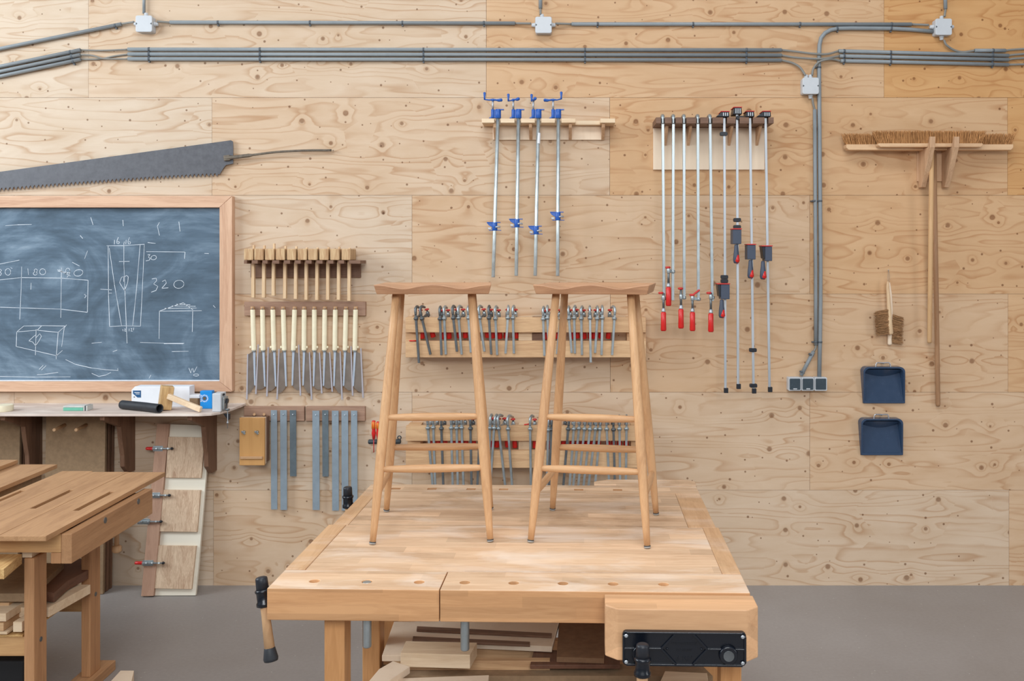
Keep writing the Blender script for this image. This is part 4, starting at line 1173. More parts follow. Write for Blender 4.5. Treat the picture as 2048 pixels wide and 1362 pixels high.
# ------------------------------------------------------------------ mallet rack
def kx(px, y): return (px - VX) / F * y
def kz(py, y): return H - (py - VY) / F * y
HAMX = [60, 220, 390, 560, 735, 905, 1070, 1245, 1420, 1590]
def mallet_rack():
    rt = empty('mallet_rack', 'dark walnut rack with a notched ledge holding ten wooden mallets', 'rack', W(605, 555, 0))
    y0 = D - .165
    zt = kz(520.5, y0); zb = kz(527.5, y0)
    MB().box(kx(501, D - .02), kx(721, D - .02), D - .020, D - .001, kz(555, D - .02), zt).build('back_plate', M['walnut'], rt, .002)
    xs0, xs1 = kx(487.8, y0), kx(720.6, y0)
    MB().box(xs0, xs1, D - .06, D - .0205, zb, zt - .0002).build('ledge', M['walnut'], rt, .001)
    hx = [480 + v / 7.877 for v in (205, 372, 525, 705, 875, 1040, 1210, 1380, 1550, 1715)]
    prev = xs0
    m = MB()
    for h in hx:
        c = kx(h, D - .10) + .002
        m.box(prev, c - .0125, y0, D - .0605, zb, zt - .0002); prev = c + .0125
    m.box(prev, xs1, y0, D - .0605, zb, zt - .0002)
    m.build('notched_ledge', M['walnut'], rt, .001)
    bz = [910, 910, 880, 925, 930, 945, 950, 945, 945, 960]
    tz = [80, 85, 55, 95, 100, 120, 120, 115, 110, 125]
    for i in range(10):
        c = kx(hx[i], D - .10) + .002
        zb_ = kz(480 + bz[i] / 7.877, D - .11); zt_ = kz(480 + tz[i] / 7.877, D - .09)
        hl = kx(480 + HAMX[i] / 7.877, y0 + .0); wd = .0475
        r2 = empty('mallet', 'wooden mallet %s in the row on the walnut rack' % (['first from the left', 'second from the left', 'third from the left, its handle highest', 'fourth from the left', 'fifth from the left',
              'sixth from the left', 'seventh from the left', 'eighth from the left', 'ninth from the left', 'last at the right end'][i]), 'mallet', (hl + wd / 2, D - .09, zt), 'wooden mallets on the walnut rack')
        tilt = random.uniform(-.004, .004)
        MB().box(hl, hl + wd, y0 + .004 + tilt, D - .024, zt + .0004, zt + .0595).build('head', M['malletlam'], r2, .004)
        MB().hexa([(c - .0085, D - .112, zb_), (c + .0085, D - .112, zb_), (c + .0085, D - .088, zb_), (c - .0085, D - .088, zb_),
                   (c - .0078, D - .110, zt + .0002), (c + .0078, D - .110, zt + .0002), (c + .0078, D - .090, zt + .0002), (c - .0078, D - .090, zt + .0002)]).build('handle', M['pine_z'], r2, .002)
        MB().box(c - .002, c + .0075, D - .107, D - .093, zt + .0597, zt_).build('handle_tenon', M['pine_z'], r2, .001)
mallet_rack()

# ------------------------------------------------------------------ saw rack
def board_on_wall(nm, px0, px1, py0, py1, th, mat, label, cat, bev=.002, group=None):
    y = D - th
    return MB().box(kx(px0, y), kx(px1, y), y, D - .001, kz(py1, y), kz(py0, y)).build(nm, M[mat], None, bev, label=label, cat=cat, group=group)
board_on_wall('saw_rail', 488.5, 731, 603.5, 631.5, .026, 'rail', 'brown wooden rail holding eleven pull saws', 'rail')
ht = [163, 292, 425, 560, 710, 833, 965, 1100, 1237, 1375, 1500]
hb = [180, 300, 440, 575, 692, 830, 965, 1095, 1230, 1362, 1490]
sb = [(195, 1100), (325, 1115), (465, 1112), (600, 1110), (680, 1100), (820, 1100), (955, 1110), (1085, 1105), (1220, 1108), (1345, 1105), (1470, 1110)]
gd = [((101, 700), (90, 1290)), ((237, 575), (207, 1220)), ((367, 610), (350, 1250)), ((507, 635), (482, 1288)), ((762, 580), (785, 1240)), ((902, 675), (930, 1292)),
      ((1033, 680), (1062, 1212)), ((1165, 675), (1197, 1190)), ((1300, 665), (1325, 1292)), ((1440, 600), (1462, 1240)), ((1568, 625), (1597, 1268))]
kn = [(135, 612), (262, 612), (398, 612), (532, 612), (732, 612), (868, 612), (1003, 612), (1135, 612), (1270, 612), (1402, 612), (1530, 612)]
SW = ['with the blade farthest to the left', 'second from the left', 'third from the left', 'fourth from the left, before the wide gap', 'fifth from the left, after the wide gap',
      'sixth from the left', 'seventh from the left', 'eighth from the left', 'ninth from the left', 'tenth from the left', 'farthest to the right']
def saw(i):
    c = lambda x, y, off: W(480 + x / 6.485, 600 + y / 6.485, off)
    left = i < 4
    r = empty('pull_saw', 'wrapped-handle pull saw on the brown rail, %s' % SW[i], 'saw', c(ht[i], 100, .03), 'pull saws on the brown rail')
    a = c(ht[i], 84, .040); b = c(hb[i], 655, .034)
    e = a + (b - a) * .07
    MB().tube([a, a + (b - a) * .003, e], [.009, .0105, .0108], 14, flat=(1, .8)).build('handle_butt', M['handle_wood'], r)
    L = (b - e); n = 46; pts = []; rs = []
    for k in range(n + 1):
        pts.append(e + L * k / n); rs.append(.0122 + .0008 * (k % 2) - (.0012 if k in (0, n) else 0))
    h = MB().tube(pts, rs, 14, flat=(1, .8)).build('wrapped_handle', M['cream'], r)
    MB().tube([b, b + (b - a).normalized() * .006], .0105, 12, flat=(1, .7)).build('ferrule', M['zinc'], r)
    q = c(*kn[i], .034); MB().sphere((q.x, q.y, q.z), .0045, (1, .8, 1.7), 10).build('tension_peg', M['cream'], r)
    s0, s1 = c(hb[i] + (6 if left else 2), 672, .030), c(*sb[i], .030)
    g0, g1 = c(*gd[i][0], .030), c(*gd[i][1], .030)
    u = Vector((.009, 0, 0)) / 2
    w0, w1 = .0125, .0075
    MB().prism([s0 + Vector((-w0 / 2, -.004, 0)), s0 + Vector((w0 / 2, -.004, 0)), s1 + Vector((w1 / 2, -.004, 0)), s1 + Vector((w1 * .2 * (1 if left else -1), -.004, -.006)), s1 + Vector((-w1 / 2, -.004, 0))], (0, .008, 0)).build('spine', M['spine'], r, .0008)
    y1 = 690 if i not in (1, 4, 9, 10) else 660
    gtop = g0.lerp(g1, max(0.02, (700 - gd[i][0][1]) / (gd[i][1][1] - gd[i][0][1])))
    gbot = g0.lerp(g1, .90)
    side = -1 if left else 1
    shoulder = c(hb[i] + side * 22, 672, .030)
    mid = (s1 + gbot) / 2 + Vector((0, 0, -.012))
    poly = [s0, shoulder, (shoulder + gtop) / 2 + Vector((0, 0, .0005)), gtop, gbot, mid, s1 + Vector((side * .004, 0, -.010)), s1]
    MB().prism([q_ + Vector((0, -.0006, 0)) for q_ in poly], (0, .0012, 0)).build('blade', M['blade'], r)
    gw = .0062
    MB().prism([g0 + Vector((-gw / 2, -.003, 0)), g0 + Vector((gw / 2, -.003, 0)), g1 + Vector((gw / 2 + .001, -.003, 0)), g1 + Vector((-gw / 2 - .001, -.003, 0))], (0, .006, 0)).build('tooth_guard', M['guard'], r, .0008)
    MB().tube([c(ht[i], 112, .001), c(ht[i], 112, .056)], .0028, 8).build('nail', M['dullsteel'], r)
for i in range(11): saw(i)

# ------------------------------------------------------------------ steel rules, honing box
board_on_wall('rule_rail', 487.5, 608.5, 813, 842, .024, 'rail', 'left brown rail holding three steel rules and the wooden box', 'rail', group='brown rails for the steel rules')
board_on_wall('rule_rail', 611.5, 730, 813, 842, .024, 'rail', 'right brown rail holding five steel rules', 'rail', group='brown rails for the steel rules')
RU = [(430, 495, 160, 1200, 0), (528, 597, 160, 1205, 0), (628, 695, 160, 852, 1), (865, 938, 165, 1205, 0), (968, 1033, 160, 855, 1), (1070, 1140, 165, 1212, 0), (1170, 1240, 165, 1212, 0), (1270, 1335, 165, 1212, 0)]
RL = ['leftmost of the three on the left rail', 'middle one of the three on the left rail', 'short dark one on the left rail', 'leftmost of the five on the right rail', 'short dark one on the right rail',
      'middle one of the five on the right rail', 'second from the right on the right rail', 'rightmost of the five on the right rail']
for i, (a, b, t0, t1, dk) in enumerate(RU):
    c = lambda x, y, off: W(460 + x / 5.2375, 790 + y / 5.2375, off)
    p0, p1, p2, p3 = c(a - 3, t0, .034), c(b - 3, t0, .034), c(b, t1, .034), c(a, t1, .034)
    r = empty('steel_rule', 'flat steel rule hanging by its hole, ' + RL[i], 'ruler', (p0 + p1) / 2, 'steel rules hanging on two rails')
    MB().prism([p0, p1, p2, p3], (0, .0045, 0)).build('strip', M['ruler_dark' if dk else 'ruler'], r, .0006)
    q = (p0 + p1) / 2; 
    MB().tube([(q.x, D - .001, q.z - .022), (q.x, D - .040, q.z - .022), (q.x + .002, D - .045, q.z - .020)], .0026, 8).build('nail', M['screwsteel'], r)
def honing_box():
    y = D - .105; x0, x1 = kx(478.5, y), kx(529, y); z0, z1 = kz(931, y), kz(835.5, y)
    r = empty('wall_box', 'honey-coloured wooden box with two wing nuts hanging left of the steel rules', 'box', ((x0 + x1) / 2, D - .05, z0))
    MB().box(x0, x1, y, y + .020, z0, z1).build('front_panel', M['yellowbox'], r, .003)
    MB().box(x0 + .001, x1 - .001, y + .0205, y + .034, z0 + .004, z1).build('middle_panel', M['paleply'], r, .002)
    MB().box(x0 + .004, x1 + .002, y + .0345, D - .026, z0 + .012, z1 - .002).build('back_panel', M['walnut_z'], r, .002)
    MB().box(x0 + .006, x1 - .008, y - .010, y - .0005, kz(917.5, y), kz(912.3, y)).build('ledge_strip', M['handle_wood'], r, .002)
    for px in (488.6, 515):
        q = Vector((kx(px, y), y, kz(864, y)))
        m = MB(); m.tube([q + Vector((0, -.0005, 0)), q + Vector((0, -.012, 0))], [.009, .006], 14)
        m.obox(q + Vector((-.002, -.010, -.002)), (.024, .003, .009), Euler((0, R(40), 0)))
        m.build('wing_nut', M['zinc'], r, .0008)
    for px in (508.5, 528):
        MB().tube([W(px, 828, .001), W(px, 829, .06)], .0068, 12).build('hanging_peg', M['handle_wood'], r)
honing_box()

# ------------------------------------------------------------------ screwdrivers in a wall holder
def driver_holder():
    y = D - .05
    r = empty('tool_holder', 'small black wall holder behind the left stool with two screwdrivers', 'holder', W(770, 884, 0))
    MB().tube([(kx(736.5, y), y, kz(883.5, y)), (kx(738, y), y, kz(883.5, y)), (kx(800, y), y, kz(883, y)), (kx(802, y), y, kz(883, y))], [.008, .0125, .0125, .008], 14).build('bar', M['darkgrey'], r)
    MB().box(kx(760, y), kx(778, y), y + .0128, D - .001, kz(888, y), kz(878, y)).build('mount', M['darkgrey'], r, .002)
    MB().torus((kx(799, y), y - .004, kz(875, y)), .009, .003, 'Y').build('ring', M['darkgrey'], r)
    for i, px in enumerate((747.5, 756.5)):
        yy = y - .022
        s_ = empty('screwdriver', ['red and orange screwdriver in the wall holder, left one', 'red and orange screwdriver in the wall holder, right one touching the stool leg'][i], 'screwdriver', W(px, 878, .07), 'screwdrivers in the wall holder')
        x = kx(px, yy); Z = lambda p: kz(p, yy)
        MB().tube([(x, yy, Z(841 + 2 * i)), (x, yy, Z(843 + 2 * i)), (x, yy, Z(856)), (x, yy, Z(861)), (x, yy, Z(866)), (x, yy, Z(878))], [.007, .0105, .0105, .0085, .0115, .0065], 14).build('handle', M['red'], s_)
        m = MB()
        for a_ in range(3):
            t = R(-150 + a_ * 60)
            m.tube([(x + .0088 * math.cos(t), yy + .0088 * math.sin(t), Z(843 + 2 * i)), (x + .0088 * math.cos(t), yy + .0088 * math.sin(t), Z(857))], .0032, 8)
        m.build('grip_inlay', M['orange'], s_)
        MB().tube([(x, yy, Z(878)), (x, yy, Z(905 if i == 0 else 900))], .0024, 8).build('shaft', M['redcap'], s_)
driver_holder()

# ------------------------------------------------------------------ pipe clamps
def pipe_rack():
    yf = D - .135
    r = empty('clamp_shelf', 'pale wooden wall shelf carrying four blue pipe clamps', 'shelf', W(1097, 279, 0))
    zt, zb = kz(237, yf), kz(245.5, yf)
    pts_ = [995.5, 1036, 1076.5, 1116.5]
    m = MB(); prev = kx(963.5, yf)
    for px in pts_:
        c = kx(px, D - .115) + 0; m.box(prev, c - .017, yf, D - .0605, zb, zt); prev = c + .017
    m.box(prev, kx(1151, yf), yf, D - .0605, zb, zt); m.build('ledge', M['pine'], r, .0015)
    MB().box(kx(963.5, yf), kx(1230, yf), D - .060, D - .001, zb, zt - .0004).build('ledge', M['pine'], r, .0015)
    MB().box(kx(1200.7, yf), kx(1230.5, yf), yf, D - .0605, zb, zt).build('ledge', M['pine'], r, .0015)
    MB().box(kx(985.5, D - .02), kx(1207, D - .02), D - .018, D - .001, kz(279.5, D - .02), zb - .0005).build('back_plate', M['paleply'], r, .0015)
    for px in (988, 1058.5, 1137.5, 1203):
        x = kx(px, D - .05)
        MB().prism([(x, D - .0185, zb - .0008), (x, yf + .02, zb - .0008), (x, yf + .028, zb - .02), (x, D - .0185, zb - .075)], (.016, 0, 0)).build('bracket', M['plyedge'], r, .001)
pipe_rack()
def pipe_clamp(i, xt, xb, pyb, sy, az, crank, label):
    y = D - .115
    top = P(xt, 221, y); bot = P(xb, pyb, y)
    r = empty('pipe_clamp', label, 'clamp', P(xt, 237, y), 'blue pipe clamps on the pale shelf')
    d = (bot - top).normalized()
    MB().tube([top, bot - d * .002, bot], [.0098, .0098, .0088], 18).build('pipe', M['galv'], r)
    if i == 2:
        a = P(1077.3, 266, y); b = P(1076.2, 287, y); MB().tube([a, b], .0102, 18, cap=False).build('paper_sleeve', M['white'], r)
    # head
    z = lambda p: kz(p, y)
    hx = top.x
    m = MB()
    m.tube([(hx, y, z(219)), (hx, y, z(219.5)), (hx, y, z(236)), (hx, y, z(236.7))], [.0145, .0152, .0152, .014], 20)
    m.tube([(hx - .0275, y - .002, z(219)), (hx - .0275, y - .002, z(236))], .0095, 14)
    m.box(hx - .028, hx, y - .006, y + .008, z(236), z(220))
    m.box(hx - .012, hx + .030, y - .008, y + .008, z(220.5), z(218.2))
    m.prism([(hx - .020, y - .005, z(230)), (hx - .020, y - .005, z(236.6)), (hx - .048, y - .005, z(236.6)), (hx - .044, y - .005, z(234.8))], (0, .01, 0))
    m.build('head', M['blue'], r, .001)
    MB().tube([(hx - .0275, y - .002, z(201)), (hx - .0275, y - .002, z(219))], .0052, 12).build('screw', M['steel'], r)
    sx = hx - .0275
    c = MB(); ca, sa = math.cos(R(az)), math.sin(R(az))
    zc = z(199.5)
    def K(u, w): return Vector((sx + u * ca, y - .002 + u * sa, zc + w))
    c.tube([K(-.043, -.001 + crank), K(-.02, -.002), K(0, 0), K(.02, -.002), K(.030, -.003), K(.046, -.001), K(.050, 0)], [.0035, .0035, .0055, .0050, .0075, .0085, .004], 12)
    c.tube([K(-.043, -.003 + crank), K(-.043, .010 + crank), K(-.043, .026 + crank), K(-.043, .034 + crank), K(-.043, .037 + crank)], [.0045, .0045, .0068, .0068, .003], 12)
    c.tube([K(0, -.008), K(0, .004)], .0065, 12)
    c.build('crank_handle', M['blue'], r)
    # sliding jaw
    t = (sy - 221) / (pyb - 221); q = top + (bot - top) * t
    b = MB()
    b.tube([q + Vector((0, 0, .021)), q + Vector((0, 0, -.021))], .0142, 18)
    b.box(q.x - .041, q.x + .030, y - .008, y + .008, q.z + .019, q.z + .0235)
    b.box(q.x - .030, q.x + .034, y - .006, y + .006, q.z - .022, q.z - .0185)
    b.prism([(q.x - .041, y - .006, q.z + .019), (q.x - .012, y - .006, q.z + .019), (q.x - .012, y - .006, q.z - .005), (q.x - .032, y - .006, q.z + .007)], (0, .012, 0))
    j = b.build('sliding_jaw', M['blue'], r, .001)
    s_ = MB(); s_.tube([q + Vector((.006, -.014, -.004)), q + Vector((.018, -.017, -.001)), q + Vector((.029, -.010, -.003))], .0048, 10)
    s_.box(q.x - .034, q.x - .018, y - .005, y + .004, q.z - .014, q.z - .006)
    s_.build('release_lever', M['steel'], j, .0008)
pipe_clamp(0, 996.3, 986.4, 554.6, 453, 3, .002, 'blue pipe clamp hanging farthest left on the pale shelf')
pipe_clamp(1, 1037.2, 1032.5, 551.7, 446.5, -50, 0, 'second blue pipe clamp from the left')
pipe_clamp(2, 1077.2, 1070.4, 551.7, 460.5, -76, 0, 'third blue pipe clamp, with a white paper sleeve on its pipe')
pipe_clamp(3, 1116.8, 1115.3, 552, 432.5, 171, .004, 'rightmost blue pipe clamp, its crank pointing right')

# ------------------------------------------------------------------ bar clamp rack
def bar_rack():
    yf = D - .185
    r = empty('clamp_rack', 'dark-edged wall rack with a pale back plate holding nine long bar clamps', 'rack', W(1420, 339, 0))
    zt, zb = kz(234.5, yf), kz(246.7, yf)
    slots = [1325, 1346.7, 1368, 1395.6, 1420, 1449, 1474, 1500.5, 1531.5]
    m = MB(); prev = kx(1312, yf)
    for px in slots:
        c = kx(px, D - .165); m.box(prev, c - .0105, yf, D - .1205, zb, zt); prev = c + .0105
    m.box(prev, kx(1547.5, yf), yf, D - .1205, zb, zt); m.build('ledge', M['walnut'], r, .001)
    MB().box(kx(1312, yf), kx(1547.5, yf), D - .120, D - .001, zb, zt - .0003).build('ledge', M['walnut'], r, .001)
    MB().box(kx(1312, yf), kx(1547.5, yf), yf + .0, D - .001, zt, zt + .003).build('ledge_facing', M['paleply'], r) if False else None
    MB().box(kx(1306.5, D - .015), kx(1529, D - .015), D - .015, D - .001, kz(339.3, D - .015), zb - .0006).build('back_plate', M['paleply'], r, .001)
    for px in (1328, 1374.5, 1456, 1512):
        x = kx(px, D - .03)
        MB().prism([(x, D - .0155, zb - .0008), (x, D - .115, zb - .0008), (x, D - .115, zb - .012), (x, D - .0155, zb - .095)], (.014, 0, 0)).build('bracket', M['plyedge'], r, .001)
bar_rack()
YB = D - .165
def long_f_clamp(i, xt, yt, xb, yb, cx, cy, hx, hy0, hy1, pad, label):
    y = YB
    top, bot = P(xt, yt, y), P(xb, yb, y)
    r = empty('bar_clamp', label, 'clamp', P(xt, 235, y), 'red-handled bar clamps on the dark rack')
    d = (bot - top).normalized()
    MB().beam(top + d * .01, bot, .0145, .0095, Vector((0, 1, 0))).build('bar', M['zinc'], r, .0015)
    m = MB(); m.tube(spline([top + d * .045, top + d * .012 + Vector((0, .002, 0)), top + Vector((.002, .022, .004)), top + Vector((.004, .075, .004)), top + Vector((.004, .105, -.006))], 5), .0092, 12, flat=(1, .8))
    m.build('fixed_arm', M['zinc'], r)
    q = P(cx, cy, y); hq = P(hx, hy0, y - .015)
    scr_t = P(hx, pad[1], y - .015); f = hq
    a = MB(); a.tube([q + Vector((0, 0, .007)), q + Vector((0, 0, -.008))], .0125, 14); 
    arm = Vector((hq.x, hq.y, q.z + .004)); a.beam(q, arm, .014, .015, Vector((0, 0, 1))) if (arm - q).length > .012 else a.obox(q, (.018, .02, .016))
    a.tube([arm + Vector((0, 0, .012)), arm - Vector((0, 0, .012))], .0095, 12)
    sa = a.build('sliding_arm', M['zinc'], r, .001)
    MB().tube([scr_t, hq], .0062, 12).build('screw', M['dullsteel'], r)
    MB().tube([hq + Vector((0, 0, .020)), hq + Vector((0, 0, .004)), hq], [.0085, .0105, .0095], 14).build('ferrule', M['steel'], r)
    e = P(hx, hy1, y - .015)
    MB().tube([hq, hq.lerp(e, .05), hq.lerp(e, .5), hq.lerp(e, .92), e], [.010, .0135, .0135, .0150, .012], 16).build('handle', M['red'], r)
    pq = P(pad[0], pad[1], y - .012)
    if i == 3: MB().obox(P(1391.5, 585.5, YB - .016), (.050, .018, .009), Euler((0, R(-38), 0))).build('plastic_cap', M['redcap'], r, .003)
    MB().tube([pq + Vector((0, 0, .006)), pq + Vector((0, 0, .002)), pq - Vector((0, 0, .006))], [.009, .0145, .011], 14).build('pressure_pad', M['redcap'], r)
B5 = [(1325.5, 231, 1328, 601, 1327, 597, 1327, 624, 662, (1321.8, 586), 'red-handled bar clamp hanging farthest left on the dark rack'),
      (1346.7, 231, 1345.6, 601, 1345.6, 543, 1337, 574, 612, (1336, 535), 'second red-handled bar clamp, its handle higher than the others'),
      (1368, 231, 1368.3, 599, 1367.5, 595, 1362, 618, 657, (1361, 577), 'third red-handled bar clamp from the left'),
      (1395.6, 231, 1396.7, 602, 1396.7, 598, 1385, 624, 662, (1384, 590), 'fourth red-handled bar clamp with its pad swung aside'),
      (1420, 231, 1424.5, 602, 1424.5, 595, 1421.7, 626.5, 664, (1418, 586), 'fifth red-handled bar clamp, the last before the black ones')]
for i, a in enumerate(B5):
    long_f_clamp(i, *a)
def parallel_clamp(xt, yt, xb, yb, head, spreaders, body, side, handle, label):
    y = YB
    top, bot = P(xt, yt, y), P(xb, yb, y); d = (bot - top).normalized()
    r = empty('parallel_clamp', label, 'clamp', P(xt, 235, y), 'black parallel clamps on the dark rack')
    MB().beam(top, bot, .0125, .0075, Vector((0, 1, 0))).build('bar', M['steel'], r, .001)
    hx0, hx1, hy0, hy1 = head
    a, b = P(hx0, hy0, y - .015), P(hx1, hy1, y - .015)
    w = b.x - a.x; bx = b.x - .040
    m = MB()
    m.prism([(a.x, y - .018, b.z), (b.x, y - .018, b.z), (b.x - .003, y - .018, a.z), (bx, y - .018, a.z)], (0, .085, 0))
    h = m.build('fixed_jaw', M['black'], r, .002)
    MB().prism([(bx - .004, y - .020, a.z + .0005), (b.x, y - .020, a.z + .0005), (b.x, y - .020, a.z + .005), (bx - .004, y - .020, a.z + .005)], (0, .088, 0)).build('jaw_face', M['redcap'], h, .001)
    mm = MB()
    for k in range(3): mm.box(b.x - .034 + k * .0105, b.x - .030 + k * .0105, y - .0205, y - .0185, b.z + .004, a.z - .004)
    mm.build('rivet_bars', M['steel'], h)
    for sx, sy in spreaders:
        q = P(sx, sy, y)
        MB().prism([(x, y - .012, z) for x, z in roundrect(q.x - .019, q.x + .019, q.z - .010, q.z + .010, .006, 3)], (0, .022, 0)).build('bar_support', M['black'], r, .002)
    x0, x1, y0, y1 = body
    a, b = P(x0, y0, y - .03), P(x1, y1, y - .03)
    o = MB().box(a.x, b.x, y - .030, y + .045, b.z, a.z).build('sliding_jaw', M['navy'], r, .003)
    MB().box(a.x - (.018 if side else .002), b.x + .002, y - .033, y + .046, a.z + .0005, a.z + .006).build('jaw_face', M['redcap'], o, .001)
    if side: MB().prism([(a.x - .016, y - .028, a.z), (a.x - .0005, y - .028, a.z), (a.x - .0005, y - .028, b.z + .012), (a.x - .008, y - .028, b.z + .014)], (0, .07, 0)).build('jaw_side', M['black'], o, .002)
    hx, h0, h1 = handle
    A, B = P(hx, h0, y - .012), P(hx, h1, y - .012); A.y = B.y = y - .018
    hh = MB().tube([A, A.lerp(B, .08), A.lerp(B, .3), A.lerp(B, .6), A.lerp(B, .85), A.lerp(B, .97), B], [.008, .010, .0115, .0150, .0160, .0125, .006], 16).build('handle', M['navy'], r)
    MB().tube([A.lerp(B, .55) + Vector((.003, -.004, 0)), A.lerp(B, .86) + Vector((.003, -.004, 0)), A.lerp(B, .99) + Vector((0, -.001, 0))], [.010, .0145, .0075], 14).build('grip', M['red'], hh)
    MB().obox(bot + Vector((.003, 0, -.002)), (.022, .016, .026)).build('end_stop', M['black'], r, .002)
parallel_clamp(1448.5, 236, 1450.8, 780, (1432, 1459, 224, 233.5), [(1447, 268), (1448.5, 554), (1448.5, 562)], (1442, 1459.5, 569, 598.5), True, (1443, 599, 636), 'black parallel clamp farthest left, its slider lowest of the four')
parallel_clamp(1474, 228, 1476, 772, (1466, 1484, 215.5, 228.5), [(1474, 440), (1474, 454), (1479, 236)], (1466, 1483, 459, 488), False, (1472, 489, 527), 'second black parallel clamp, its slider and head highest')
parallel_clamp(1500, 236, 1507, 781, (1491, 1509, 223.5, 233.5), [(1505.5, 700), (1506.5, 771)], (1495, 1511.6, 490, 519), False, (1500.5, 520, 557), 'third black parallel clamp with a black support near its foot')
parallel_clamp(1531, 236, 1539, 778, (1513, 1542, 223.5, 233.5), [], (1530.5, 1544.5, 493, 522), True, (1525.5, 522, 559), 'rightmost black parallel clamp, its jaw reaching left')

# ------------------------------------------------------------------ racks of small F-clamps behind the stools
def plank_rack(y_, z_, x_, label, blocks, n):
    r = empty('clamp_rack', label, 'rack', W(1040, z_[3], 0), 'plank racks for the F-clamps')
    yf = D - .135; x0, x1 = kx(x_[0], yf), kx(x_[1], yf)
    Z = lambda p: kz(p, yf)
    MB().box(x0, x1, yf, yf + .038, Z(z_[1]), Z(z_[0])).build('plank', M['plank'], r, .002)
    MB().box(x0, x1, yf, yf + .038, Z(z_[3]), Z(z_[2])).build('plank', M['plank'], r, .002)
    for a, b, mt in blocks:
        MB().box(kx(a, yf + .038), kx(b, yf + .038), yf + .0385, D - .001, Z(z_[3] - 1), Z(z_[0] + 1)).build('spacer_block', M[mt], r, .001)
    MB().box(x0 + .03, x1 - .03, D - .012, D - .0012, Z(z_[3] - 4), Z(z_[0] + 6)).build('back_board', M['walnut'], r) if n == 0 else None
plank_rack(0, (635, 665, 682, 715), (811, 1292), 'upper double-plank rack with a row of F-clamps behind the stools', [(811, 841, 'plank'), (1037, 1064, 'pine'), (1064.2, 1088, 'walnut'), (1254, 1292, 'plank')], 1)
plank_rack(0, (852, 882, 901.5, 936), (811.5, 1276), 'lower double-plank rack with a row of longer F-clamps', [(815, 841, 'plank'), (1037, 1062, 'pine'), (1262, 1276, 'plank')], 1)

def f_clamp_proto(L, mats, up=.056):
    r = empty('f_clamp', 'x', 'clamp')
    zb, zs_ = M[mats[0]], M[mats[1]]
    MB().beam((0, 0, up - .01), (0, 0, -L), .0118, .0072, Vector((0, 1, 0))).build('bar', zb, r, .001)
    m = MB(); m.tube(spline([(0, 0, .018), (0, 0, up - .018), (0, .006, up - .004), (0, .026, up + .004), (0, .052, up - .004)], 4),
                     [.0078, .0082, .0086, .0090, .0092, .0094, .0095, .0094, .0092, .0090, .0088, .0086, .0080, .0076, .0072, .0068, .0062], 10, flat=(.75, 1))
    m.build('fixed_arm', zs_, r)
    a = MB(); a.tube([(0, 0, .006), (0, 0, .003), (0, 0, -.003), (0, 0, -.008)], [.0105, .0128, .0122, .009], 14)
    a.beam((0, .006, 0), (0, .062, .014), .012, .013); a.tube([(0, .064, .026), (0, .064, .002)], .0098, 12)
    a.build('sliding_arm', zs_, r, .001)
    MB().tube([(0, .064, .036), (0, .064, -.02)], .0048, 10).build('screw', M['dullsteel'], r)
    MB().tube([(0, .064, .044), (0, .064, .040), (0, .064, .036), (0, .064, .034)], [.008, .0125, .0125, .006], 12).build('pressure_pad', M['redcap'], r)
    MB().tube([(0, .064, -.018), (0, .064, -.024), (0, .064, -.07), (0, .064, -.108), (0, .064, -.112)], [.008, .0125, .012, .0135, .010], 14).build('handle', M['red'], r)
    return r
pA = f_clamp_proto(.19, ('dullsteel', 'dullsteel')); pB = f_clamp_proto(.19, ('zinc', 'zinc'))
pC = f_clamp_proto(.45, ('zinc', 'zinc'), .06); pD = f_clamp_proto(.45, ('dullsteel', 'dullsteel'), .06)
used = set()
def hang(proto, px, py, pxb, pyb, az_px, label, group, zs=None):
    r = proto if proto not in used else copy_tree(proto)
    used.add(proto)
    y = D - .135 - .0085
    q = P(px, py, y); b = P(pxb, pyb, y)
    tilt = math.atan2(b.x - q.x, q.z - b.z)
    persp = (VX - px) * .064 / 4.9
    a = max(-.95, min(.95, (az_px - persp) / 25.0)); az = math.asin(a) * .75
    r.location = q; 
    r.rotation_euler = (Matrix.Rotation(-tilt, 4, 'Y') @ Matrix.Rotation(-az, 4, 'Z')).to_euler()
    tag(r, label, 'clamp', group)
    return r
U = [(832, 637, 838, 726, 12, 'A'), (844, 637, 861, 709, 17, 'A'), (880, 637.5, 883, 710, 5, 'A'), (888.6, 637, 892, 709, 10, 'B'), (906.6, 636, 914, 703, 10, 'A'), (917.4, 636, 923.5, 709, 13, 'B'),
     (937, 636, 942, 705, 6, 'B'), (959.5, 636, 969, 703, 13, 'B'), (978, 636, 982.6, 709, 6, 'A'), (991, 637, 994.5, 710, 9, 'B'), (1015.5, 636, 1011, 707, -2, 'B'), (1026, 636, 1028, 707, 7, 'B'),
     (1086.5, 638, 1089, 712, 5, 'B'), (1095, 636, 1098, 708, 3, 'B'), (1121, 637, 1114, 708, -4, 'B'), (1138, 637, 1143.4, 706, 5, 'B'), (1148.5, 636, 1150, 707, 7, 'B'), (1162.7, 637, 1164, 710, 7, 'B'),
     (1180, 636.5, 1181.5, 725, 0, 'B'), (1194.4, 637, 1190, 706, -5, 'B'), (1204.6, 636, 1203, 710, -3, 'B'), (1228.8, 637, 1224, 710, -13, 'B')]
EXU = {0: ', the long one beside the thin red stick', 1: ', its bar slanting right', 21: ', at the right end with its arms to the left', 18: ', hanging lower than its neighbours'}
for i, (a, b, c_, d_, az, k) in enumerate(U):
    o = hang(pA if k == 'A' else pB, a, b, c_, d_, az, '%s F-clamp on the upper rack%s' % (ORD[i], EXU.get(i, ' counted from the left')), 'short F-clamps on the upper plank rack')
    Lr = (P(c_, d_, D - .143) - P(a, b, D - .143)).length / .19
    for ch in kids(o):
        if ch.name.startswith('bar'): ch.scale = (1, 1, max(.9, Lr))
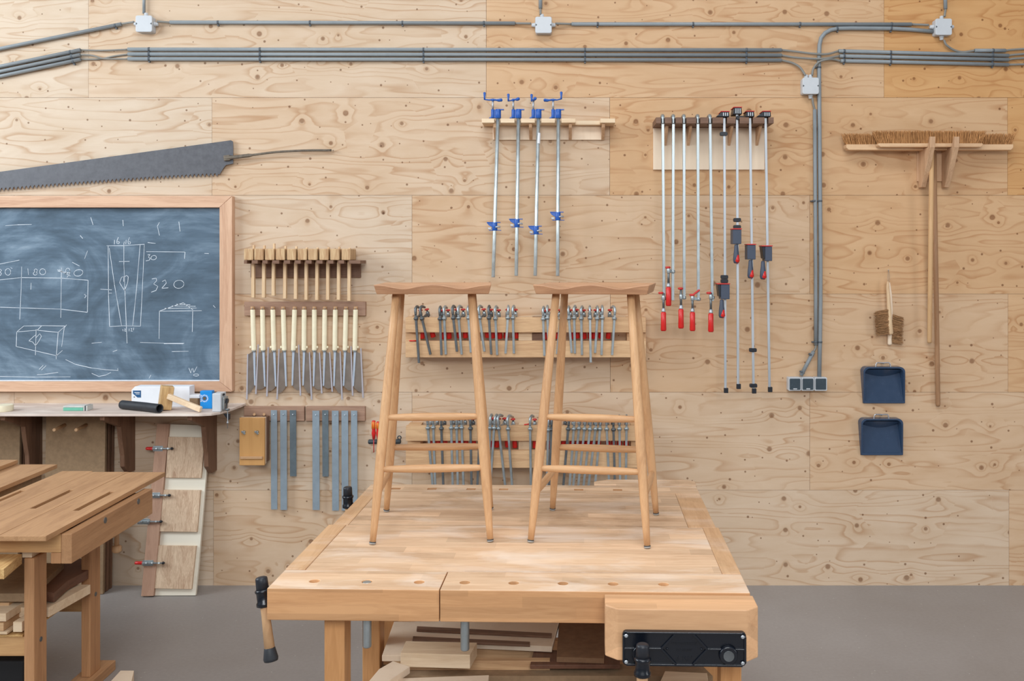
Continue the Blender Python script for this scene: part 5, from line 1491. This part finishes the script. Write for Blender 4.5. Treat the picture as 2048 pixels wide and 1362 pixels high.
Lw = [(855.8, 856, 865, 966, 8, 'C'), (866.7, 855, 870.5, 966, 10, 'C'), (882.8, 857, 886.4, 966, 8, 'D'), (902.5, 856, 905.4, 966, 5, 'C'), (913.4, 856, 915.6, 966, 6, 'C'), (923.4, 855.5, 927, 966, 9, 'C'),
      (941, 857, 943, 966, 7, 'D'), (960, 857, 955, 966, 3, 'D'), (980, 856, 977, 966, 7, 'C'), (988.5, 856, 982, 950, 10, 'C'), (997.5, 857, 1010, 967, 17, 'C'), (1016.4, 858, 1024, 967, 14, 'C'),
      (1060.5, 858, 1062, 967, 12, 'C'), (1096.5, 860, 1094, 967, 4, 'C'), (1102.5, 859, 1099, 967, -4, 'D'), (1136.4, 858, 1127, 967, -9, 'D'), (1147.6, 858, 1139.4, 967, -2, 'C'), (1158, 857, 1147, 967, 0, 'C'), (1169, 858, 1157, 967, 0, 'C'),
      (1180, 858.5, 1167.6, 967, -2, 'C'), (1191, 858, 1177.6, 967, -3, 'C'), (1200, 858, 1191, 960, 0, 'C'), (1213.4, 858, 1218, 960, 2, 'C'), (1227, 859, 1229.5, 960, -1, 'D'), (1239, 858, 1240, 945, 0, 'C'), (1253, 857.5, 1252, 945, 0, 'C')]
for i, (a, b, c_, d_, az, k) in enumerate(Lw):
    ex = {0: ', at the left end of the row', 10: ', its bar slanting right', 25: ', at the right end of the row', 2: ', dark steel', 12: ', alone right of the gap'}.get(i, ' counted from the left')
    hang(pC if k == 'C' else pD, a, b, c_, d_, az, '%s long F-clamp on the lower rack%s' % (ORD[i], ex), 'long F-clamps on the lower plank rack')
# red pencil marks and the red level mark
q = P(818, 681.5, D - .137); q2 = P(833, 681.5, D - .137)
MB().tube([q, q.lerp(q2, .15), q2], [.0012, .0036, .0036], 8).build('red_stick', M['red'], None, label='short thin red stick lying in the upper plank rack at its left end', cat='stick', group='thin red sticks in the racks')
q = P(1048, 849.5, D - .125); q2 = P(1058.5, 848, D - .125)
MB().tube([q, q.lerp(q2, .15), q2], [.0012, .0036, .0036], 8).build('red_stick', M['red'], None, label='short thin red stick on top of the lower plank rack near its middle', cat='stick', group='thin red sticks in the racks')

# ------------------------------------------------------------------ brooms
def bristles(m, p0, p1, out, n, rows, ln, depth, spread=.0, r0=.0011, rnd=None, fan=.35):
    """tufts set along p0-p1, pointing along 'out', in rows across 'depth'"""
    rnd = rnd or random.Random(1)
    p0, p1, out, depth = Vector(p0), Vector(p1), Vector(out).normalized(), Vector(depth)
    ax = (p1 - p0).normalized()
    for k in range(rows):
        for i in range(n):
            t = (i + rnd.random()) / n
            b = p0.lerp(p1, t) + depth * ((k + rnd.random()) / rows - .5)
            L = ln * rnd.uniform(.86, 1.04)
            side = ax * ((t - .5) * 2) ** 3 * fan * L + ax * rnd.uniform(-.10, .10) * L + depth * rnd.uniform(-.5, .5) * .25
            e = b + out * L + side
            mid = b.lerp(e, .5) + ax * rnd.uniform(-.02, .02) * L
            m.tube([b, mid, e], [r0, r0 * .95, r0 * .5], 3, cap=False, smooth=False)
def broom(px0, px1, pyb0, pyb1, pyt, y, hx0, hy0, hx1, hy1, yh, mat, label, rnd, blockz):
    x0, x1 = kx(px0, y), kx(px1, y); zb, zt = kz(pyb1, y), kz(pyb0, y)
    r = empty('broom', label, 'broom', ((x0 + x1) / 2, y, zb), 'wide push brooms on the plywood brackets')
    c = .02
    MB().prism([(x0, y, zt), (x0, y, zt - (zt - zb) * .6), (x0 + .012, y, zb), (x1 - .012, y, zb), (x1, y, zt - (zt - zb) * .6), (x1, y, zt)], (0, blockz, 0)).build('head_block', M['broomblock'], r, .003)
    m = MB(); Ln = kz(pyt, y) - zt
    bristles(m, (x0 + .004, y + blockz / 2, zt), (x1 - .004, y + blockz / 2, zt), (0, 0, 1), 330, 5, Ln, (0, blockz * .85, 0), rnd=rnd, r0=.0014, fan=.38)
    m.build('bristles', M['bristle'], r, kind='stuff')
    a = P(hx0, hy0, yh[0]); b = P(hx1, hy1, yh[1])
    MB().tube([a, a.lerp(b, .5), b.lerp(a, .01), b], [.0118, .0122, .0118, .009], 16).build('broomstick', M[mat], r)
broom(1757, 1966, 286.5, 294, 261, D - .135, 1863.5, 294.5, 1859, 686, (D - .105, D - .06), 'broomstick2', 'front broom with the shorter stick on the plywood brackets', random.Random(4), .042)
broom(1693, 2027, 288.5, 300, 266, D - .085, 1868, 300.5, 1876.2, 812.6, (D - .060, D - .020), 'broomstick', 'rear broom with the wider head and longer stick', random.Random(9), .052)
def broom_bracket():
    r = empty('broom_bracket', 'wall bracket of two angled plywood arms carrying both brooms', 'bracket', W(1865, 376, 0))
    for px, k in ((1835, 0), (1881.5, 1)):
        x = kx(px, D)
        z = lambda p: kz(p, D)
        prof = [(D - .012, z(376)), (D - .05, z(376)), (D - .125, z(334)), (D - .175, z(302)), (D - .180, z(282)), (D - .160, z(281)), (D - .142, z(300.5)), (D - .012, z(301))]
        MB().prism([(x, y, zz) for y, zz in prof], (.0255, 0, 0)).build('arm', M['plyedge'], r, .002)
    x = kx(1872, D - .012); MB().box(kx(1833, D), kx(1895, D), D - .0115, D - .001, kz(363, D), kz(301, D)).build('back_plate', M['plyedge'], r, .001)
broom_bracket()
def hand_brush(pts, bpoly, y, label, rnd, dirx, matb):
    # pts: wooden back outline from grip to toe as (px,py,halfwidth px)
    c = [P(a, b, y) for a, b, w in pts]; ws = [w / 375 for a, b, w in pts]
    r = empty('hand_brush', label, 'brush', c[0], 'hand brushes hanging on the wall')
    MB().tube(c, ws, 12, flat=(1, 1)).build('handle', M[matb], r)
    m = MB()
    (a0, a1, L) = bpoly
    A, B = P(*a0, y), P(*a1, y)
    out = Vector((dirx, 0, -.20 if dirx < 0 else -.28))
    bristles(m, A, B, out, 80, 4, L, (0, .022, 0), rnd=rnd, fan=-.05, r0=.0014)
    m.build('bristles', M['bristle2'], r, kind='stuff')
    n = P(1777, 541, D - .02)
    MB().tube(spline([c[0], (c[0] + n) / 2 + Vector((.003 * dirx, -.004, 0)), n + Vector((0, 0, .002))], 6), .0013, 6).build('hanging_loop', M['string'], r)
hand_brush([(1776, 563, 2.2), (1775.5, 575, 3.2), (1777, 600, 3.6), (1779, 640, 4.8), (1781, 666, 5.4), (1781.5, 669, 4)], ((1775.5, 618), (1779, 667), .072), D - .045, 'hand brush with bristles pointing left, hanging in front', random.Random(2), -1, 'pine_z')
hand_brush([(1778, 565, 2), (1781, 590, 3), (1782, 620, 3.6), (1780, 655, 4.2), (1779.5, 687, 4.4), (1779.5, 690, 3)], ((1784, 628), (1782, 684), .064), D - .022, 'hand brush with bristles pointing right, hanging behind', random.Random(6), 1, 'paleply')
MB().tube([W(1777, 541, .0), W(1777, 541, .03), W(1777, 539.5, .032)], .0024, 8).build('nail', M['steel'], None, label='nail carrying the two hand brushes', cat='nail')
# ------------------------------------------------------------------ dustpans
def dustpan(px0, px1, py0, py1, hpx, hpy, label):
    y = D - .05
    x0, x1, z1, z0 = kx(px0, y), kx(px1, y), kz(py0, y), kz(py1, y)
    r = empty('dustpan', label, 'dustpan', ((x0 + x1) / 2, D - .02, z0), 'blue enamel dustpans')
    bm = MB(); rr = .026
    def outline(inset, yy, zoff=0):
        a, b, c, d = x0 + inset, x1 - inset, z0 + zoff, z1 - inset
        o = [(a * 1.0078, c), (b * 1.0078, c)]
        for i in range(7):
            t = R(90 * i / 6); o.append((b - rr + rr * math.cos(t), d - rr + rr * math.sin(t)))
        for i in range(7):
            t = R(90 + 90 * i / 6); o.append((a + rr + rr * math.cos(t), d - rr + rr * math.sin(t)))
        return [Vector((x, yy(x, z), z)) for x, z in o]
    rim = outline(0, lambda x, z: y - .004 if z > z0 + .01 else D - .012)
    inn = outline(.008, lambda x, z: y - .004 if z > z0 + .01 else D - .0125)
    flo = outline(.014, lambda x, z: D - .008 if z > z0 + .01 else D - .0110)
    out = outline(-.001, lambda x, z: D - .004)
    for A, B in ((out, rim), (rim, inn), (inn, flo)):
        va = [bm.bm.verts.new(q) for q in A]; vb = [bm.bm.verts.new(q) for q in B]
        n = len(va)
        for i in range(n):
            j = (i + 1) % n; bm._f([va[i], va[j], vb[j], vb[i]], 2 <= i <= n - 2 and False)
    v = [bm.bm.verts.new(q) for q in flo]; bm._f(v)
    bmesh.ops.remove_doubles(bm.bm, verts=bm.bm.verts, dist=.00005)
    X0, X1 = x0 * 1.0078, x1 * 1.0078
    bm.prism([(X0 + .004, D - .0115, z0), (X1 - .004, D - .0115, z0), (X1 - .004, D - .0115, z0 + .012), (X0 + .004, D - .0115, z0 + .012)], (0, -.0035, 0))
    # sloping throat under the rear rim
    n = 12; zs_ = z1 - .010
    ra, rb = [], []
    for i in range(n + 1):
        u = i / n; x = x0 + .016 + (x1 - x0 - .032) * u; dip = .036 + .018 * math.sin(math.pi * u)
        ra.append(bm.bm.verts.new(Vector((x, y + .004, zs_ - .004)))); rb.append(bm.bm.verts.new(Vector((x, D - .0085, z1 - dip))))
    for i in range(n): bm._f([ra[i], ra[i + 1], rb[i + 1], rb[i]], True)
    bm.build('pan', M['pan'], r, .0012)
    a, b = kx(hpx[0], y), kx(hpx[1], y); zt = kz(hpy, y); zb = z1 - .002
    MB().tube(spline([(a - .003, y + .01, zb), (a, y + .01, zb + (zt - zb) * .6), (a + .006, y + .01, zt), ((a + b) / 2, y + .01, zt), (b - .006, y + .01, zt), (b, y + .01, zb + (zt - zb) * .6), (b + .003, y + .01, zb)], 6), .0032, 10).build('wire_handle', M['chrome'], r)
    MB().tube([((a + b) / 2, D - .001, zt - .004), ((a + b) / 2, y, zt - .004)], .0022, 8).build('nail', M['dullsteel'], r)
dustpan(1726.5, 1810, 734, 808.5, (1753.5, 1781.5), 726, 'upper blue enamel dustpan hanging below the hand brushes')
dustpan(1722, 1806, 837.5, 913, (1750, 1778), 829.5, 'lower blue enamel dustpan hanging beneath the other one')
